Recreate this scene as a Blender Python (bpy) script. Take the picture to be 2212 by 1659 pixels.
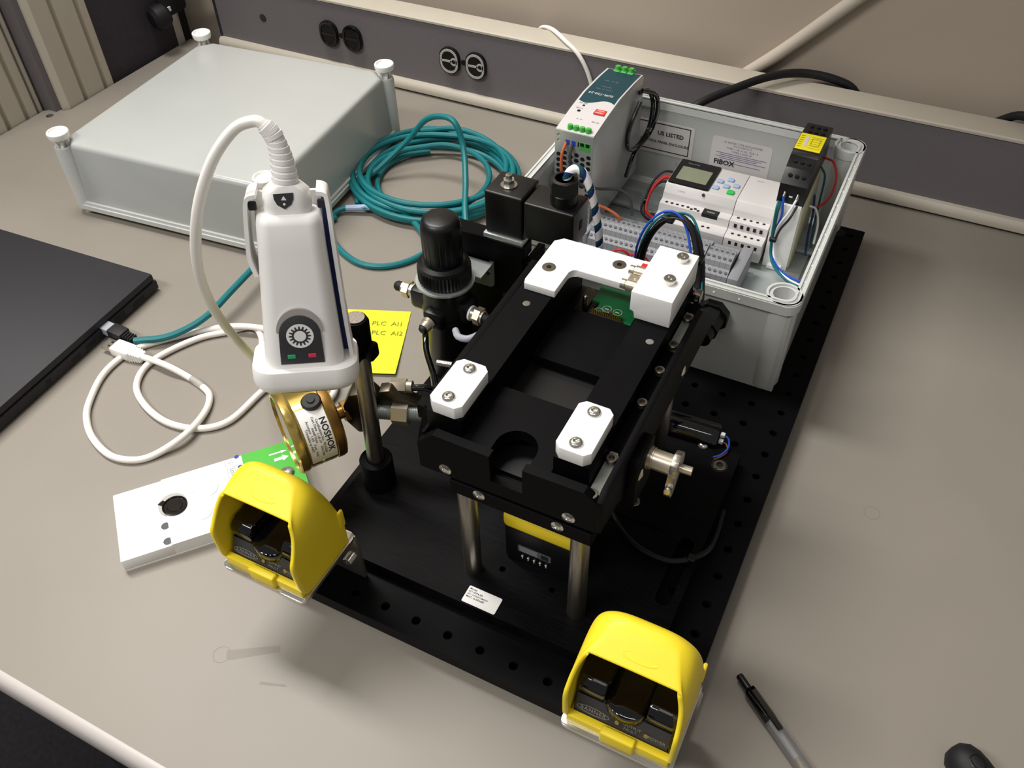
import bpy, bmesh, math, random
from mathutils import Vector, Matrix, geometry

random.seed(7)
for o in list(bpy.data.objects):
    bpy.data.objects.remove(o, do_unlink=True)
SC = bpy.context.scene
COL = SC.collection
K = 0.001                                   # everything below is written in millimetres
R = math.radians
PI = math.pi

# ------------------------------------------------------------------ camera
cam_d = bpy.data.cameras.new('camera')
cam = bpy.data.objects.new('camera', cam_d)
COL.objects.link(cam)
cam_d.sensor_width = 36.0
cam_d.lens = 1894.99 / 2212 * 36.0
cam_d.clip_start = 0.01
cam_d.clip_end = 30
rt = Vector((0.893424, 0.448876, -0.017438))
dn = Vector((0.309788, -0.643772, -0.699707))
fw = Vector((-0.325308, 0.619733, -0.714217))
cam.matrix_world = Matrix(((rt.x, -dn.x, -fw.x, 0.322673), (rt.y, -dn.y, -fw.y, -0.231042),
                           (rt.z, -dn.z, -fw.z, 0.572982), (0, 0, 0, 1)))
SC.camera = cam

# ------------------------------------------------------------------ world, lamps, exposure
W = bpy.data.worlds.new('world')
SC.world = W
W.use_nodes = True
W.node_tree.nodes['Background'].inputs[0].default_value = (1.0, 0.965, 0.93, 1)
W.node_tree.nodes['Background'].inputs[1].default_value = 0.21


def area(name, loc, sx, sy, power, col=(1, 0.965, 0.92), rotz=0):
    d = bpy.data.lights.new(name, 'AREA')
    d.shape = 'RECTANGLE'
    d.size = sx
    d.size_y = sy
    d.energy = power
    d.color = col
    o = bpy.data.objects.new(name, d)
    COL.objects.link(o)
    o.location = loc
    o.rotation_euler = (0, 0, rotz)
    return o


area('ceiling_lamp', (-0.85, 0.42, 1.80), 1.2, 0.30, 42)
area('ceiling_lamp', (-0.80, -1.10, 1.95), 1.2, 0.30, 38)
area('ceiling_lamp', (0.50, -0.75, 1.95), 1.2, 0.10, 5)
SC.view_settings.view_transform = 'Standard'
SC.view_settings.look = 'None'
SC.view_settings.gamma = 1
SC.view_settings.use_curve_mapping = False
SC.view_settings.exposure = 0.0


# ------------------------------------------------------------------ materials
def lin(c):
    if isinstance(c, str):
        c = [int(c[i:i + 2], 16) / 255 for i in (0, 2, 4)]
        c = [x / 12.92 if x <= .04045 else ((x + .055) / 1.055) ** 2.4 for x in c]
    return tuple(c) + (1,)


MATS = {}


def mat(name, col, rough=.5, metal=0, var=.06, scale=40, bump=0, trans=0, ior=1.45, coat=0, aniso=None, sss=0, spec=.5, stretch=None):
    m = bpy.data.materials.new(name)
    m.use_nodes = True
    nt = m.node_tree
    b = nt.nodes['Principled BSDF']
    c = lin(col)
    b.inputs['Base Color'].default_value = c
    b.inputs['Roughness'].default_value = rough
    b.inputs['Metallic'].default_value = metal
    b.inputs['Specular IOR Level'].default_value = spec
    b.inputs['IOR'].default_value = ior
    b.inputs['Transmission Weight'].default_value = trans
    b.inputs['Coat Weight'].default_value = coat
    if sss:
        b.inputs['Subsurface Weight'].default_value = sss
        b.inputs['Subsurface Radius'].default_value = (.003, .003, .003)
        b.inputs['Subsurface Scale'].default_value = 1
    if var or bump:
        tc = nt.nodes.new('ShaderNodeTexCoord')
        n = nt.nodes.new('ShaderNodeTexNoise')
        n.inputs['Scale'].default_value = scale
        n.inputs['Detail'].default_value = 3
        src = tc.outputs['Object']
        if stretch:
            mp = nt.nodes.new('ShaderNodeMapping')
            mp.inputs['Scale'].default_value = stretch
            nt.links.new(src, mp.inputs['Vector'])
            src = mp.outputs['Vector']
        nt.links.new(src, n.inputs['Vector'])
        r = nt.nodes.new('ShaderNodeValToRGB')
        r.color_ramp.elements[0].position = .3
        r.color_ramp.elements[1].position = .7
        r.color_ramp.elements[0].color = tuple(x * (1 - var) for x in c[:3]) + (1,)
        r.color_ramp.elements[1].color = tuple(min(1, x * (1 + var)) for x in c[:3]) + (1,)
        nt.links.new(n.outputs['Fac'], r.inputs['Fac'])
        nt.links.new(r.outputs['Color'], b.inputs['Base Color'])
        if bump:
            bp = nt.nodes.new('ShaderNodeBump')
            bp.inputs['Strength'].default_value = bump
            bp.inputs['Distance'].default_value = .0004
            nt.links.new(n.outputs['Fac'], bp.inputs['Height'])
            nt.links.new(bp.outputs['Normal'], b.inputs['Normal'])
    MATS[name] = m
    return m


mat('laminate', '8a847b', .42, var=.035, scale=9, spec=.4)
mat('scuff', '7f7970', .5, var=.03)
mat('laminate_edge', 'c2bcb8', .35, var=.02)
mat('wall_paint', 'b3a697', .75, var=.02, scale=6)
mat('conduit_paint', 'c3b9ac', .6, var=.02)
mat('floor_carpet', '1c1a1e', .9, var=.3, scale=120)
mat('cream_metal', 'bbb4a6', .45, var=.02)
mat('purple_metal', '6b676a', .5, var=.03, scale=200)
mat('purple_fabric', '3a353c', .85, var=.15, scale=400)
mat('black_anod', '060608', .5, var=.15, scale=60, spec=.1)
mat('black_anod_brushed', '09090b', .5, var=.6, scale=60, spec=.1, stretch=(1, 14, 1))
mat('black_plastic', '0a0a0c', .38, var=.1)
mat('black_gloss', '050508', .07, var=0, coat=.6, spec=.6)
mat('black_rubber', '111114', .6, var=.1)
mat('charcoal', '26262b', .55, var=.1)
mat('charcoal_panel', '3c3c40', .45, var=.05)
mat('laptop_black', '222126', .6, var=.08, scale=300)
mat('acetal_white', 'f3f3f1', .32, var=.015, sss=.15)
mat('abs_white', 'f7f6f3', .35, var=.01)
mat('cable_white', 'ece8e2', .45, var=.02)
mat('paper_white', 'f2f2f2', .6, var=.01)
mat('cartridge_white', 'f6f5f6', .38, var=.01)
mat('clear_plastic', 'f2f2f0', .15, var=.0, spec=.6)
mat('cartridge_green', '3fae2a', .4, var=.03)
mat('box_grey', 'b2b5b3', .24, var=.015, scale=15, spec=.5)
mat('box_grey_rim', 'cacdca', .35, var=.02)
mat('yellow_hood', 'f4da2c', .45, var=.02)
mat('yellow_note', 'eef22a', .7, var=.02)
mat('yellow_label', 'e8d81c', .5, var=.02)
mat('teal_cable', '0b6e74', .45, var=.05)
mat('teal_label', '0f3d47', .45, var=.05)
mat('steel', 'b9b6b0', .22, metal=1, var=.06)
mat('steel_brushed', 'a8a39b', .34, metal=1, var=.2, scale=50, stretch=(14, 14, 1))
mat('chrome', 'd8d5ce', .16, metal=.9, var=.03)
mat('nickel', 'c6bdab', .3, metal=.75, var=.05)
mat('dark_steel', '5d564a', .36, metal=1, var=.12)
mat('zinc', 'b4bab8', .36, metal=.6, var=.12, scale=30)
mat('galvanised', 'b9c0c0', .33, metal=.6, var=.18, scale=18)
mat('psu_metal', 'b8bcbc', .36, metal=.5, var=.04)
mat('brass', 'cdb465', .2, metal=.8, var=.06)
mat('brass_dark', '94703a', .36, metal=.85, var=.15)
mat('oxide_screw', '7d776c', .32, metal=.8, var=.1)
mat('term_grey', '86888d', .5, var=.03)
mat('hole_dark', '101012', .7, var=0)
mat('plc_white', 'cbc8c7', .45, var=.01)
mat('ivory_shade', 'd9d3b4', .5, var=.03)  # yellowish shade painted on the side of the relay carrier
mat('lcd', '7f8470', .25, var=.03)
mat('blue_key', '9fb4d6', .45, var=.03)
mat('green_key', '2fbf53', .45, var=.03)
mat('green_term', '4fae4e', .45, var=.03)
mat('blue_ferrule', '2148c8', .45, var=.03)
mat('blue_wire', '2050c0', .45, var=.03)
mat('navy', '1a2a66', .5, var=.03)
mat('dark_teal', '0c4a52', .5, var=.03)
mat('red_wire', 'c02424', .45, var=.03)
mat('orange_wire', 'b8613a', .45, var=.03)
mat('brown_wire', '6a3a22', .45, var=.03)
mat('black_wire', '15151a', .4, var=.03)
mat('grey_wire', '3a3a3e', .45, var=.03)
mat('red_logo', 'e2352f', .5, var=.02)
mat('pcb', '0d6a3a', .35, var=.08, scale=80)
mat('gold', 'd6a640', .25, metal=1, var=.05)
mat('ink', '1b1b1d', .6, var=0)
mat('ink_grey', '8d8d92', .6, var=0)
mat('ink_pale', 'c9c9c4', .6, var=0)
mat('ink_olive', '7d7f1e', .7, var=0)
mat('ink_blue', '2a3ca8', .6, var=0)
mat('ink_violet', '6d6690', .6, var=0)
mat('led_red', 'd8365f', .3, var=.02)
mat('led_green', '2fae74', .3, var=.02)
mat('led_amber', '8f8353', .4, var=.02)
mat('silver_label', 'a9a6a0', .4, var=.03)
mat('dark_label', '55565e', .5, var=.03)
mat('glass', 'ffffff', .03, var=0, trans=1, ior=1.3)
mat('pen_clear', 'd6d6da', .12, var=0, trans=.85, ior=1.25)
mat('dial', 'e9ebe8', .5, var=.01)
mat('tube_clear', 'c3c8d2', .25, var=.02, trans=.35, ior=1.3)
mat('brown_floor', '4a3020', .8, var=.1)


# ------------------------------------------------------------------ mesh builder (world millimetres)
class B:
    def __init__(s, M=None):
        s.bm = bmesh.new()
        s.M = M or Matrix.Identity(4)
        s.mi = 0

    def _add(s, pts, faces):
        vs = [s.bm.verts.new(s.M @ Vector(p)) for p in pts]
        fs = []
        for f in faces:
            try:
                fc = s.bm.faces.new([vs[i] for i in f])
                fc.material_index = s.mi
                fs.append(fc)
            except ValueError:
                pass
        return vs, fs

    def box(s, x0, x1, y0, y1, z0, z1, bev=0, seg=2):
        p = [(x, y, z) for x in (x0, x1) for y in (y0, y1) for z in (z0, z1)]
        vs, fs = s._add(p, [(0, 1, 3, 2), (4, 6, 7, 5), (0, 4, 5, 1), (2, 3, 7, 6), (0, 2, 6, 4), (1, 5, 7, 3)])
        if bev:
            es = list({e for f in fs for e in f.edges})
            bmesh.ops.bevel(s.bm, geom=es, offset=bev, segments=seg, profile=.5, affect='EDGES')
        return s

    def cyl(s, p0, p1, r0, r1=None, n=24, cap=True, rot=0):
        r1 = r0 if r1 is None else r1
        p0, p1 = Vector(p0), Vector(p1)
        d = (p1 - p0).normalized()
        a = d.orthogonal().normalized() if abs(d.z) < .99 else Vector((1, 0, 0))
        b = d.cross(a)
        pts = []
        for p, r in ((p0, r0), (p1, r1)):
            for k in range(n):
                t = 2 * PI * k / n + rot
                pts.append(p + a * (r * math.cos(t)) + b * (r * math.sin(t)))
        fc = [(k, (k + 1) % n, n + (k + 1) % n, n + k) for k in range(n)]
        if cap:
            fc += [tuple(range(n))[::-1], tuple(range(n, 2 * n))]
        s._add(pts, fc)
        return s

    def lathe(s, prof, c=(0, 0, 0), d=(0, 0, 1), n=32, a0=None):
        c, d = Vector(c), Vector(d).normalized()
        a = Vector(a0).normalized() if a0 else (Vector((1, 0, 0)) if abs(d.z) > .9 else d.cross(Vector((0, 0, 1))).normalized())
        b = d.cross(a)
        pts, fc = [], []
        for r, h in prof:
            for k in range(n):
                t = 2 * PI * k / n
                pts.append(c + d * h + a * (r * math.cos(t)) + b * (r * math.sin(t)))
        for i in range(len(prof) - 1):
            for k in range(n):
                fc.append((i * n + k, i * n + (k + 1) % n, (i + 1) * n + (k + 1) % n, (i + 1) * n + k))
        if prof[0][0] > 1e-6:
            fc.append(tuple(range(n))[::-1])
        if prof[-1][0] > 1e-6:
            m = (len(prof) - 1) * n
            fc.append(tuple(range(m, m + n)))
        s._add(pts, fc)
        return s

    def tube(s, pts, r, n=10, sub=6, closed=False, r_end=None):
        P = spline(pts, sub, closed)
        rings = []
        up = None
        N = len(P)
        out, fc = [], []
        for i, p in enumerate(P):
            t = (P[(i + 1) % N] - P[i - 1]) if closed else (P[min(i + 1, N - 1)] - P[max(i - 1, 0)])
            t.normalize()
            if up is None:
                up = t.orthogonal().normalized()
            up = (up - t * up.dot(t)).normalized()
            b = t.cross(up)
            rr = r if r_end is None else r + (r_end - r) * i / (N - 1)
            for k in range(n):
                a = 2 * PI * k / n
                out.append(p + up * (rr * math.cos(a)) + b * (rr * math.sin(a)))
        m = N if closed else N - 1
        for i in range(m):
            for k in range(n):
                j = (i + 1) % N
                fc.append((i * n + k, i * n + (k + 1) % n, j * n + (k + 1) % n, j * n + k))
        if not closed:
            fc += [tuple(range(n))[::-1], tuple(range((N - 1) * n, N * n))]
        s._add(out, fc)
        return s

    def plate(s, outer, lo, hi, holes=(), axis='z', bev=0):
        """prism with holes. axis z: (x,y); axis y: (x,z); axis x: (y,z)"""
        def to3(p, h):
            return {'z': (p[0], p[1], h), 'y': (p[0], h, p[1]), 'x': (h, p[0], p[1])}[axis]
        loops = [list(outer)] + [list(h) for h in holes]
        flat = [p for l in loops for p in l]
        n = len(flat)
        pts = [to3(p, lo) for p in flat] + [to3(p, hi) for p in flat]
        fc = []
        if holes:
            tri = geometry.tessellate_polygon([[Vector((p[0], p[1], 0)) for p in l] for l in loops])
            fc += [tuple(t) for t in tri] + [tuple(i + n for i in t[::-1]) for t in tri]
        else:
            fc += [tuple(range(n))[::-1], tuple(range(n, 2 * n))]
        o = 0
        for l in loops:
            m = len(l)
            for k in range(m):
                a, b = o + k, o + (k + 1) % m
                fc.append((a, b, b + n, a + n))
            o += m
        vs, fs = s._add(pts, fc)
        if bev and not holes:
            es = list({e for f in fs for e in f.edges})
            bmesh.ops.bevel(s.bm, geom=es, offset=bev, segments=2, profile=.5, affect='EDGES')
        return s

    def loft(s, rings, cap=True, closed_ring=True):
        n = len(rings[0])
        pts = [p for r in rings for p in r]
        fc = []
        for i in range(len(rings) - 1):
            for k in range(n if closed_ring else n - 1):
                j = (k + 1) % n
                fc.append((i * n + k, i * n + j, (i + 1) * n + j, (i + 1) * n + k))
        if cap:
            fc += [tuple(range(n))[::-1], tuple(range((len(rings) - 1) * n, len(rings) * n))]
        s._add(pts, fc)
        return s

    def sphere(s, c, r, n=16, squash=1):
        prof = [(max(r * math.sin(PI * i / (n // 2)), 0), -r * squash * math.cos(PI * i / (n // 2))) for i in range(n // 2 + 1)]
        return s.lathe(prof, c, (0, 0, 1), n)


def spline(pts, sub=6, closed=False):
    P = [Vector(p) for p in pts]
    n = len(P)
    if n < 3 or sub < 2:
        return P
    out = []
    for i in range(n if closed else n - 1):
        p0 = P[(i - 1) % n] if closed or i > 0 else P[0] * 2 - P[1]
        p1, p2 = P[i], P[(i + 1) % n]
        p3 = P[(i + 2) % n] if closed or i + 2 < n else P[-1] * 2 - P[-2]
        for k in range(sub):
            t = k / sub
            out.append(.5 * ((2 * p1) + (p2 - p0) * t + (2 * p0 - 5 * p1 + 4 * p2 - p3) * t * t + (3 * p1 - p0 - 3 * p2 + p3) * t ** 3))
    if not closed:
        out.append(P[-1])
    return out


ORG = {}


def tag(o, label=None, cat=None, group=None, kind=None):
    if label:
        o['label'] = label
    if cat:
        o['category'] = cat
    if group:
        o['group'] = group
    if kind:
        o['kind'] = kind
    return o


def thing(name, loc, label, cat, group=None):
    o = bpy.data.objects.new(name, None)
    o.empty_display_size = .01
    COL.objects.link(o)
    o.location = Vector(loc) * K
    ORG[o.name] = Vector(loc)
    return tag(o, label, cat, group)


def obj(name, b, m, parent=None, org=None, smooth=35, label=None, kind=None):
    bm = b.bm
    if parent is not None:
        o0 = ORG[parent.name]
    elif org is not None:
        o0 = Vector(org)
    else:
        xs = [v.co for v in bm.verts]
        o0 = Vector((sum(v.x for v in xs) / len(xs), sum(v.y for v in xs) / len(xs), min(v.z for v in xs)))
    for v in bm.verts:
        v.co = (v.co - o0) * K
    bmesh.ops.recalc_face_normals(bm, faces=bm.faces)
    me = bpy.data.meshes.new(name)
    bm.to_mesh(me)
    bm.free()
    for mm in (m if isinstance(m, (list, tuple)) else [m]):
        me.materials.append(MATS[mm])
    if smooth:
        for p in me.polygons:
            p.use_smooth = True
        me.set_sharp_from_angle(angle=R(smooth))
    o = bpy.data.objects.new(name, me)
    COL.objects.link(o)
    if parent is not None:
        o.parent = parent
    else:
        o.location = o0 * K
    ORG[o.name] = o0
    if label:
        o['label'] = label
    if kind:
        o['kind'] = kind
    return o


def inst(name, src, parent, loc, rot=None):
    """another object on the same mesh; loc is where the source's own frame origin goes"""
    o = bpy.data.objects.new(name, src)
    COL.objects.link(o)
    o.parent = parent
    o.location = (Vector(loc) - ORG[parent.name]) * K
    if rot is not None:
        o.rotation_euler = rot
    ORG[o.name] = ORG[parent.name]
    return o


def proto(name, b, m, smooth=35):
    """a mesh in its own frame (mm about its origin), to be shared by inst()"""
    bm = b.bm
    for v in bm.verts:
        v.co = v.co * K
    bmesh.ops.recalc_face_normals(bm, faces=bm.faces)
    me = bpy.data.meshes.new(name)
    bm.to_mesh(me)
    bm.free()
    for mm in (m if isinstance(m, (list, tuple)) else [m]):
        me.materials.append(MATS[mm])
    for p in me.polygons:
        p.use_smooth = True
    me.set_sharp_from_angle(angle=R(smooth))
    return me


def copy_tree(o, parent=None, off=None):
    c = o.copy()
    COL.objects.link(c)
    c.parent = parent
    if off is not None:
        c.location = o.location + Vector(off) * K
    ORG[c.name] = ORG[o.name] + (Vector(off) if off else Vector((0, 0, 0)))
    for ch in list(o.children):
        copy_tree(ch, c)
    return c


def frame(o, x, y):
    """4x4 with origin o, x axis x, y axis y (orthonormalised)"""
    x = Vector(x).normalized()
    y = Vector(y)
    y = (y - x * y.dot(x)).normalized()
    z = x.cross(y)
    return Matrix(((x.x, y.x, z.x, o[0]), (x.y, y.y, z.y, o[1]), (x.z, y.z, z.z, o[2]), (0, 0, 0, 1)))


def frame_y(o, x, y):
    """4x4 with origin o that keeps the y axis and squares the x axis to it"""
    y = Vector(y).normalized()
    x = Vector(x)
    x = (x - y * x.dot(y)).normalized()
    z = x.cross(y)
    return Matrix(((x.x, y.x, z.x, o[0]), (x.y, y.y, z.y, o[1]), (x.z, y.z, z.z, o[2]), (0, 0, 0, 1)))


def text(name, s, size, M, m, parent, align='CENTER', warp=None, thick=.06, bold=0, space=1):
    cu = bpy.data.curves.new(name, 'FONT')
    cu.body = s
    cu.size = size
    cu.align_x = align
    cu.align_y = 'CENTER'
    cu.resolution_u = 2
    cu.offset = bold
    cu.space_character = space
    to = bpy.data.objects.new(name + '_tmp', cu)
    me = bpy.data.meshes.new_from_object(to)
    bpy.data.objects.remove(to)
    bpy.data.curves.remove(cu)
    o0 = ORG[parent.name]
    for v in me.vertices:
        p = Vector((v.co.x, v.co.y, thick))
        if warp:
            p = warp(p)
        v.co = (M @ p - o0) * K
    me.materials.clear()
    me.materials.append(MATS[m])
    o = bpy.data.objects.new(name, me)
    COL.objects.link(o)
    o.parent = parent
    ORG[o.name] = o0
    return o


def rrect(x0, x1, y0, y1, r, n=5):
    out = []
    for cx, cy, a in ((x1 - r, y1 - r, 0), (x0 + r, y1 - r, 90), (x0 + r, y0 + r, 180), (x1 - r, y0 + r, 270)):
        for k in range(n + 1):
            t = R(a + 90 * k / n)
            out.append((cx + r * math.cos(t), cy + r * math.sin(t)))
    return out


def circ(cx, cy, r, n=16, a0=0):
    return [(cx + r * math.cos(2 * PI * k / n + a0), cy + r * math.sin(2 * PI * k / n + a0)) for k in range(n)]


def cham(x0, x1, y0, y1, c):
    return [(x0 + c, y0), (x1 - c, y0), (x1, y0 + c), (x1, y1 - c), (x1 - c, y1), (x0 + c, y1), (x0, y1 - c), (x0, y0 + c)]


ROTF = (R(90), 0, 0)     # own +z  ->  world -y (faces the front)
ROTR = (0, R(90), 0)     # own +z  ->  world +x


# screw meshes, own frame: head bottom at z=0, up = +z
def screw_meshes():
    S = {}
    b = B()
    b.lathe([(4.3, 0), (4.2, .6), (3.7, 1.5), (2.8, 2.2), (1.9, 2.4), (1.75, 2.4), (1.6, 1), (0, 1)], n=24)
    S['button'] = proto('button_screw', b, 'chrome')
    b = B()
    b.lathe([(4.0, 0), (4.0, 3.4), (3.6, 3.9), (2.1, 3.9), (2.0, 1.6), (0, 1.6)], n=24)
    S['cap'] = proto('cap_screw', b, 'chrome')
    b = B()
    b.lathe([(4.8, 0), (4.8, .25), (2.2, .3), (1.8, .3), (1.7, -.6), (0, -.6)], n=24)
    S['flat'] = proto('flat_screw', b, 'oxide_screw')
    b = B()
    b.lathe([(4.3, -.2), (4.2, .15), (1.9, .75), (1.7, .75), (1.5, .1), (0, .1)], n=12)
    S['csk'] = proto('countersunk_screw', b, 'chrome', smooth=15)
    b = B()
    b.lathe([(3.4, 0), (3.4, 3.2), (3.0, 3.5), (1.8, 3.5), (1.7, 1.4), (0, 1.4)], n=20)
    S['black'] = proto('black_screw', b, 'oxide_screw')
    b = B()
    b.lathe([(5.2, 0), (5.2, 3.6), (4.7, 4.2), (2.7, 4.2), (2.6, 1.8), (0, 1.8)], n=24)
    S['bigcap'] = proto('cap_screw', b, 'steel')
    b = B()
    b.lathe([(2.6, .06), (2.0, .1), (1.7, -1.2), (0, -1.4)], n=16)
    S['insert'] = proto('threaded_insert', b, 'steel')
    return S


SCREW = screw_meshes()
ZB = 20.0      # top of the breadboard
ZP = 32.7      # top of the fixture base plate

# ================================================================== the setting
b = B()
b.box(-1600, 1700, 765, 785, -760, 1500)
wb_ = tag(obj('wall_back', b, 'wall_paint', smooth=0), 'beige painted wall behind the bench', kind='structure')
b = B()
b.box(-83, 1600, 505, 765, 620, 645)  # shelf out of view, added to shade the right rear of the bench
sh_ = obj('unseen_shelf', b, 'cream_metal', wb_, smooth=0)
b = B()
b.box(-2200, 2300, -2200, 785, -770, -760)
tag(obj('floor', b, 'floor_carpet', smooth=0), 'dark floor in the shade under the bench', kind='structure')

# workbench
t = thing('workbench', (200, 280, -760), 'grey-beige laminate workbench top carrying all the equipment', 'workbench')
b = B()
notch = [(-735, -140), (1400, -140), (1400, 708), (-704, 708), (-704, 470), (-710, 464), (-722, 464), (-735, 452)]
b.plate(notch, -30, 0, holes=[circ(-717, 446, 5, 14)])
obj('worktop', b, 'laminate', t, smooth=0)
b = B()
prof = [(-140, 0), (-143, -.6), (-146.2, -3.5), (-148, -9), (-148, -20), (-145, -27), (-140, -30)]
b.plate(prof, -735, 1400, axis='x')
obj('front_edge', b, 'laminate_edge', t)
for x in (-690, 1340):
    b = B()
    b.box(x - 25, x + 25, 600, 650, -760, -30)
    obj('leg', b, 'charcoal', t)
b = B()
b.box(-300, 900, 560, 580, -500, -30)
obj('apron_panel', b, 'charcoal', t)
for pts in ([(34, -66), (52, -60), (52.5, -61.5), (35, -68)], [(-2, -58), (30, -38), (33, -42), (3, -64)]):
    b = B()
    b.plate(pts, .02, .04)
    obj('scuff_mark', b, 'scuff', t)
for x, y in ((-3, -62), (383, 262)):
    b = B()
    b.plate(circ(x, y, 6.4, 28), .02, .05, holes=[circ(x, y, 5.8, 28)])
    obj('ring_mark', b, 'scuff', t)

# storage unit standing below the bench at the left (dark drawer front + brown item)
b = B()
b.box(-420, -150, -60, 500, -760, -60, 4)
tag(obj('floor_cabinet', b, 'charcoal'), 'dark cabinet under the bench at bottom left', 'cabinet')

# power raceway
t = thing('power_raceway', (300, 725, 0), 'long grey power raceway with cream trims and black outlets along the wall', 'raceway')
b = B()
b.box(-638, 1500, 710, 740, 14, 100)
obj('cover_panel', b, 'purple_metal', t, smooth=0)
b = B()
prof = [(712, 2.2), (704, 2.2), (701.5, 4), (701, 8), (702, 12.5), (705, 15.5), (712, 16)]
b.plate(prof, -640, 1500, axis='x')
obj('bottom_trim', b, 'cream_metal', t)
b = B()
prof = [(708.5, 99), (708.5, 101.5), (710, 103), (738, 105.5), (741, 104.5), (741, 99)]
b.plate(prof, -640, 1500, axis='x')
obj('top_trim', b, 'cream_metal', t)
b = B()
b.box(-641, -637, 709, 741, 2, 101)
obj('end_cap', b, 'charcoal', t)


def outlet_pair(cx, z, pale):
    for dx in (-19.2, 19.2):
        o = bpy.data.objects
        b = B()
        b.plate([(p[0], p[1]) for p in rrect(cx + dx - 14.5, cx + dx + 14.5, z - 17.5, z + 17.5, 13.5, 8)], 705.5, 710.5, axis='y')
        w = obj('outlet', b, 'black_plastic', t, label='black socket face')
        b = B()
        if pale:
            oo = rrect(cx + dx - 13, cx + dx + 13, z - 16, z + 16, 12.5, 8)
            ii = rrect(cx + dx - 10.2, cx + dx + 10.2, z - 13.2, z + 13.2, 10, 8)
            b.plate(oo, 704.6, 705.6, holes=[ii], axis='y')
            b.box(cx + dx - 11, cx + dx + 3.5, 704.6, 705.6, z - 1.3, z + 1.3)
            b.plate(circ(cx + dx + 7, z, 5.2, 14), 704.6, 705.6, holes=[circ(cx + dx + 7, z, 3.0, 14)], axis='y')
            obj('socket_rib', b, 'silver_label', w)
        else:
            oo = rrect(cx + dx - 13.5, cx + dx + 13.5, z - 16.5, z + 16.5, 13, 8)
            ii = rrect(cx + dx - 11, cx + dx + 11, z - 14, z + 14, 11, 8)
            b.plate(oo, 704.4, 705.6, holes=[ii], axis='y')
            b.box(cx + dx - 10, cx + dx + 10, 704.8, 705.6, z - 1.6, z + 1.6)
            obj('socket_rib', b, 'black_gloss', w)
    b = B()
    b.cyl((cx, 710.5, z), (cx, 708.6, z), 3.4, n=14)
    obj('cover_screw', b, 'black_plastic', t)


outlet_pair(-419.5, 56.5, False)
outlet_pair(-230, 55.7, True)
b = B()
b.cyl((-553, 710.5, 57), (-553, 709.4, 57), 5.5, n=16)
obj('knockout_plug', b, 'charcoal', t)

# upright posts and the divider panel at the left end of the bench
def upright(y0, y1, x1, grooves, label):
    t = thing('bench_upright', (x1 - 25, (y0 + y1) / 2, -760), label, 'post', 'cream uprights at the left end of the bench')
    w = 60
    pr = [(x1 - w, y0), (x1 - 6, y0), (x1, y0 + 6)]
    for g in grooves:
        pr += [(x1, g - 4), (x1 - 7, g - 2), (x1 - 7, g + 2), (x1, g + 4)]
    pr += [(x1, y1 - 3), (x1 - 3, y1), (x1 - w, y1)]
    b = B()
    b.plate(pr, -760, 900)
    obj('channel', b, 'cream_metal', t)
    return t


upright(466, 554, -706, (501, 538), 'cream upright post beside the notch in the worktop corner')
upright(340, 446, -737, (398, 428), 'cream upright post at the left edge of the picture')
upright(690, 702, -706, (), 'narrow cream upright in the far corner behind the white lid')
b = B()
b.box(-742, -738, 448, 452.5, -760, 900)
b.box(-760, -742, 448, 456, -760, 900)
tag(obj('cover_strip', b, 'cream_metal'), 'thin cream strip between the two left uprights', 'trim')
b = B()
b.box(-760, -716, 457, 465.5, -760, 900)
tag(obj('gap_strip', b, 'purple_metal'), 'grey filler strip along the upright beside the notch', 'trim')
b = B()
b.box(-760, -712, 554, 690, -760, 900)
tag(obj('divider_panel', b, 'purple_fabric', smooth=0), 'dark purple divider panel beyond the left table edge', 'panel')
b = B()
b.box(-1300, -762, 300, 765, -760, 900)
tag(obj('dark_partition', b, 'charcoal', smooth=0), 'dark partition seen between the cream uprights', 'partition')

# black adapter hanging in the far corner
t = thing('power_adapter', (-690, 660, 38), 'blurred black plug adapter hanging in the far left corner', 'adapter')
b = B()
b.lathe([(0, -14), (12, -13), (17, -8), (18, 0), (17, 8), (12, 13), (0, 14)], (-694, 655, 55), (.3, .9, .1), 20)
b.box(-704, -686, 660, 705, 50, 85, 6)
obj('housing', b, 'black_rubber', t)
b = B()
b.tube([(-694, 690, 70), (-690, 702, 78), (-660, 704, 84), (-642, 705, 90), (-640, 712, 120), (-642, 712, 180)], 5)
obj('cord', b, 'black_rubber', t)
b = B()
b.box(-688, -684, 664, 670, 60, 66)
obj('sticker', b, 'paper_white', t)

# conduit on the wall, cables over the raceway
b = B()
b.tube([(110, 757, 80), (160, 757, 128), (217, 757, 189), (330, 757, 310), (480, 757, 470)], 7.5, 14)
tag(obj('wall_conduit', b, 'conduit_paint'), 'white conduit slanting up the wall above the raceway', 'conduit')
b = B()
b.tube([(60, 640, 20), (78, 634, 70), (98, 640, 102), (132, 682, 112), (160, 716, 115), (188, 738, 114), (222, 748, 109), (246, 754, 96), (255, 757, 60)], 4.6, 12)
tag(obj('black_cable', b, 'black_rubber'), 'thick black cable arching over the raceway behind the open box', 'cable')
b = B()
b.tube([(392, 752, 95), (412, 742, 112), (440, 722, 113), (455, 706, 98), (460, 702, 60), (470, 704, 8)], 4.6, 12)
tag(obj('black_cable', b, 'black_rubber'), 'black cable hooking over the raceway at the right picture edge', 'cable')
b = B()
b.tube([(-150, 757, 80), (-140, 752, 100), (-118, 738, 108), (-88, 714, 107.5), (-68, 706.5, 98), (-54, 706.5, 75), (-44, 707, 40), (-40, 700, 20), (-30, 690, 3)], 2.6, 10)
tag(obj('thin_white_cable', b, 'cable_white'), 'thin white cable hanging over the raceway left of the power supply', 'cable')

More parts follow.
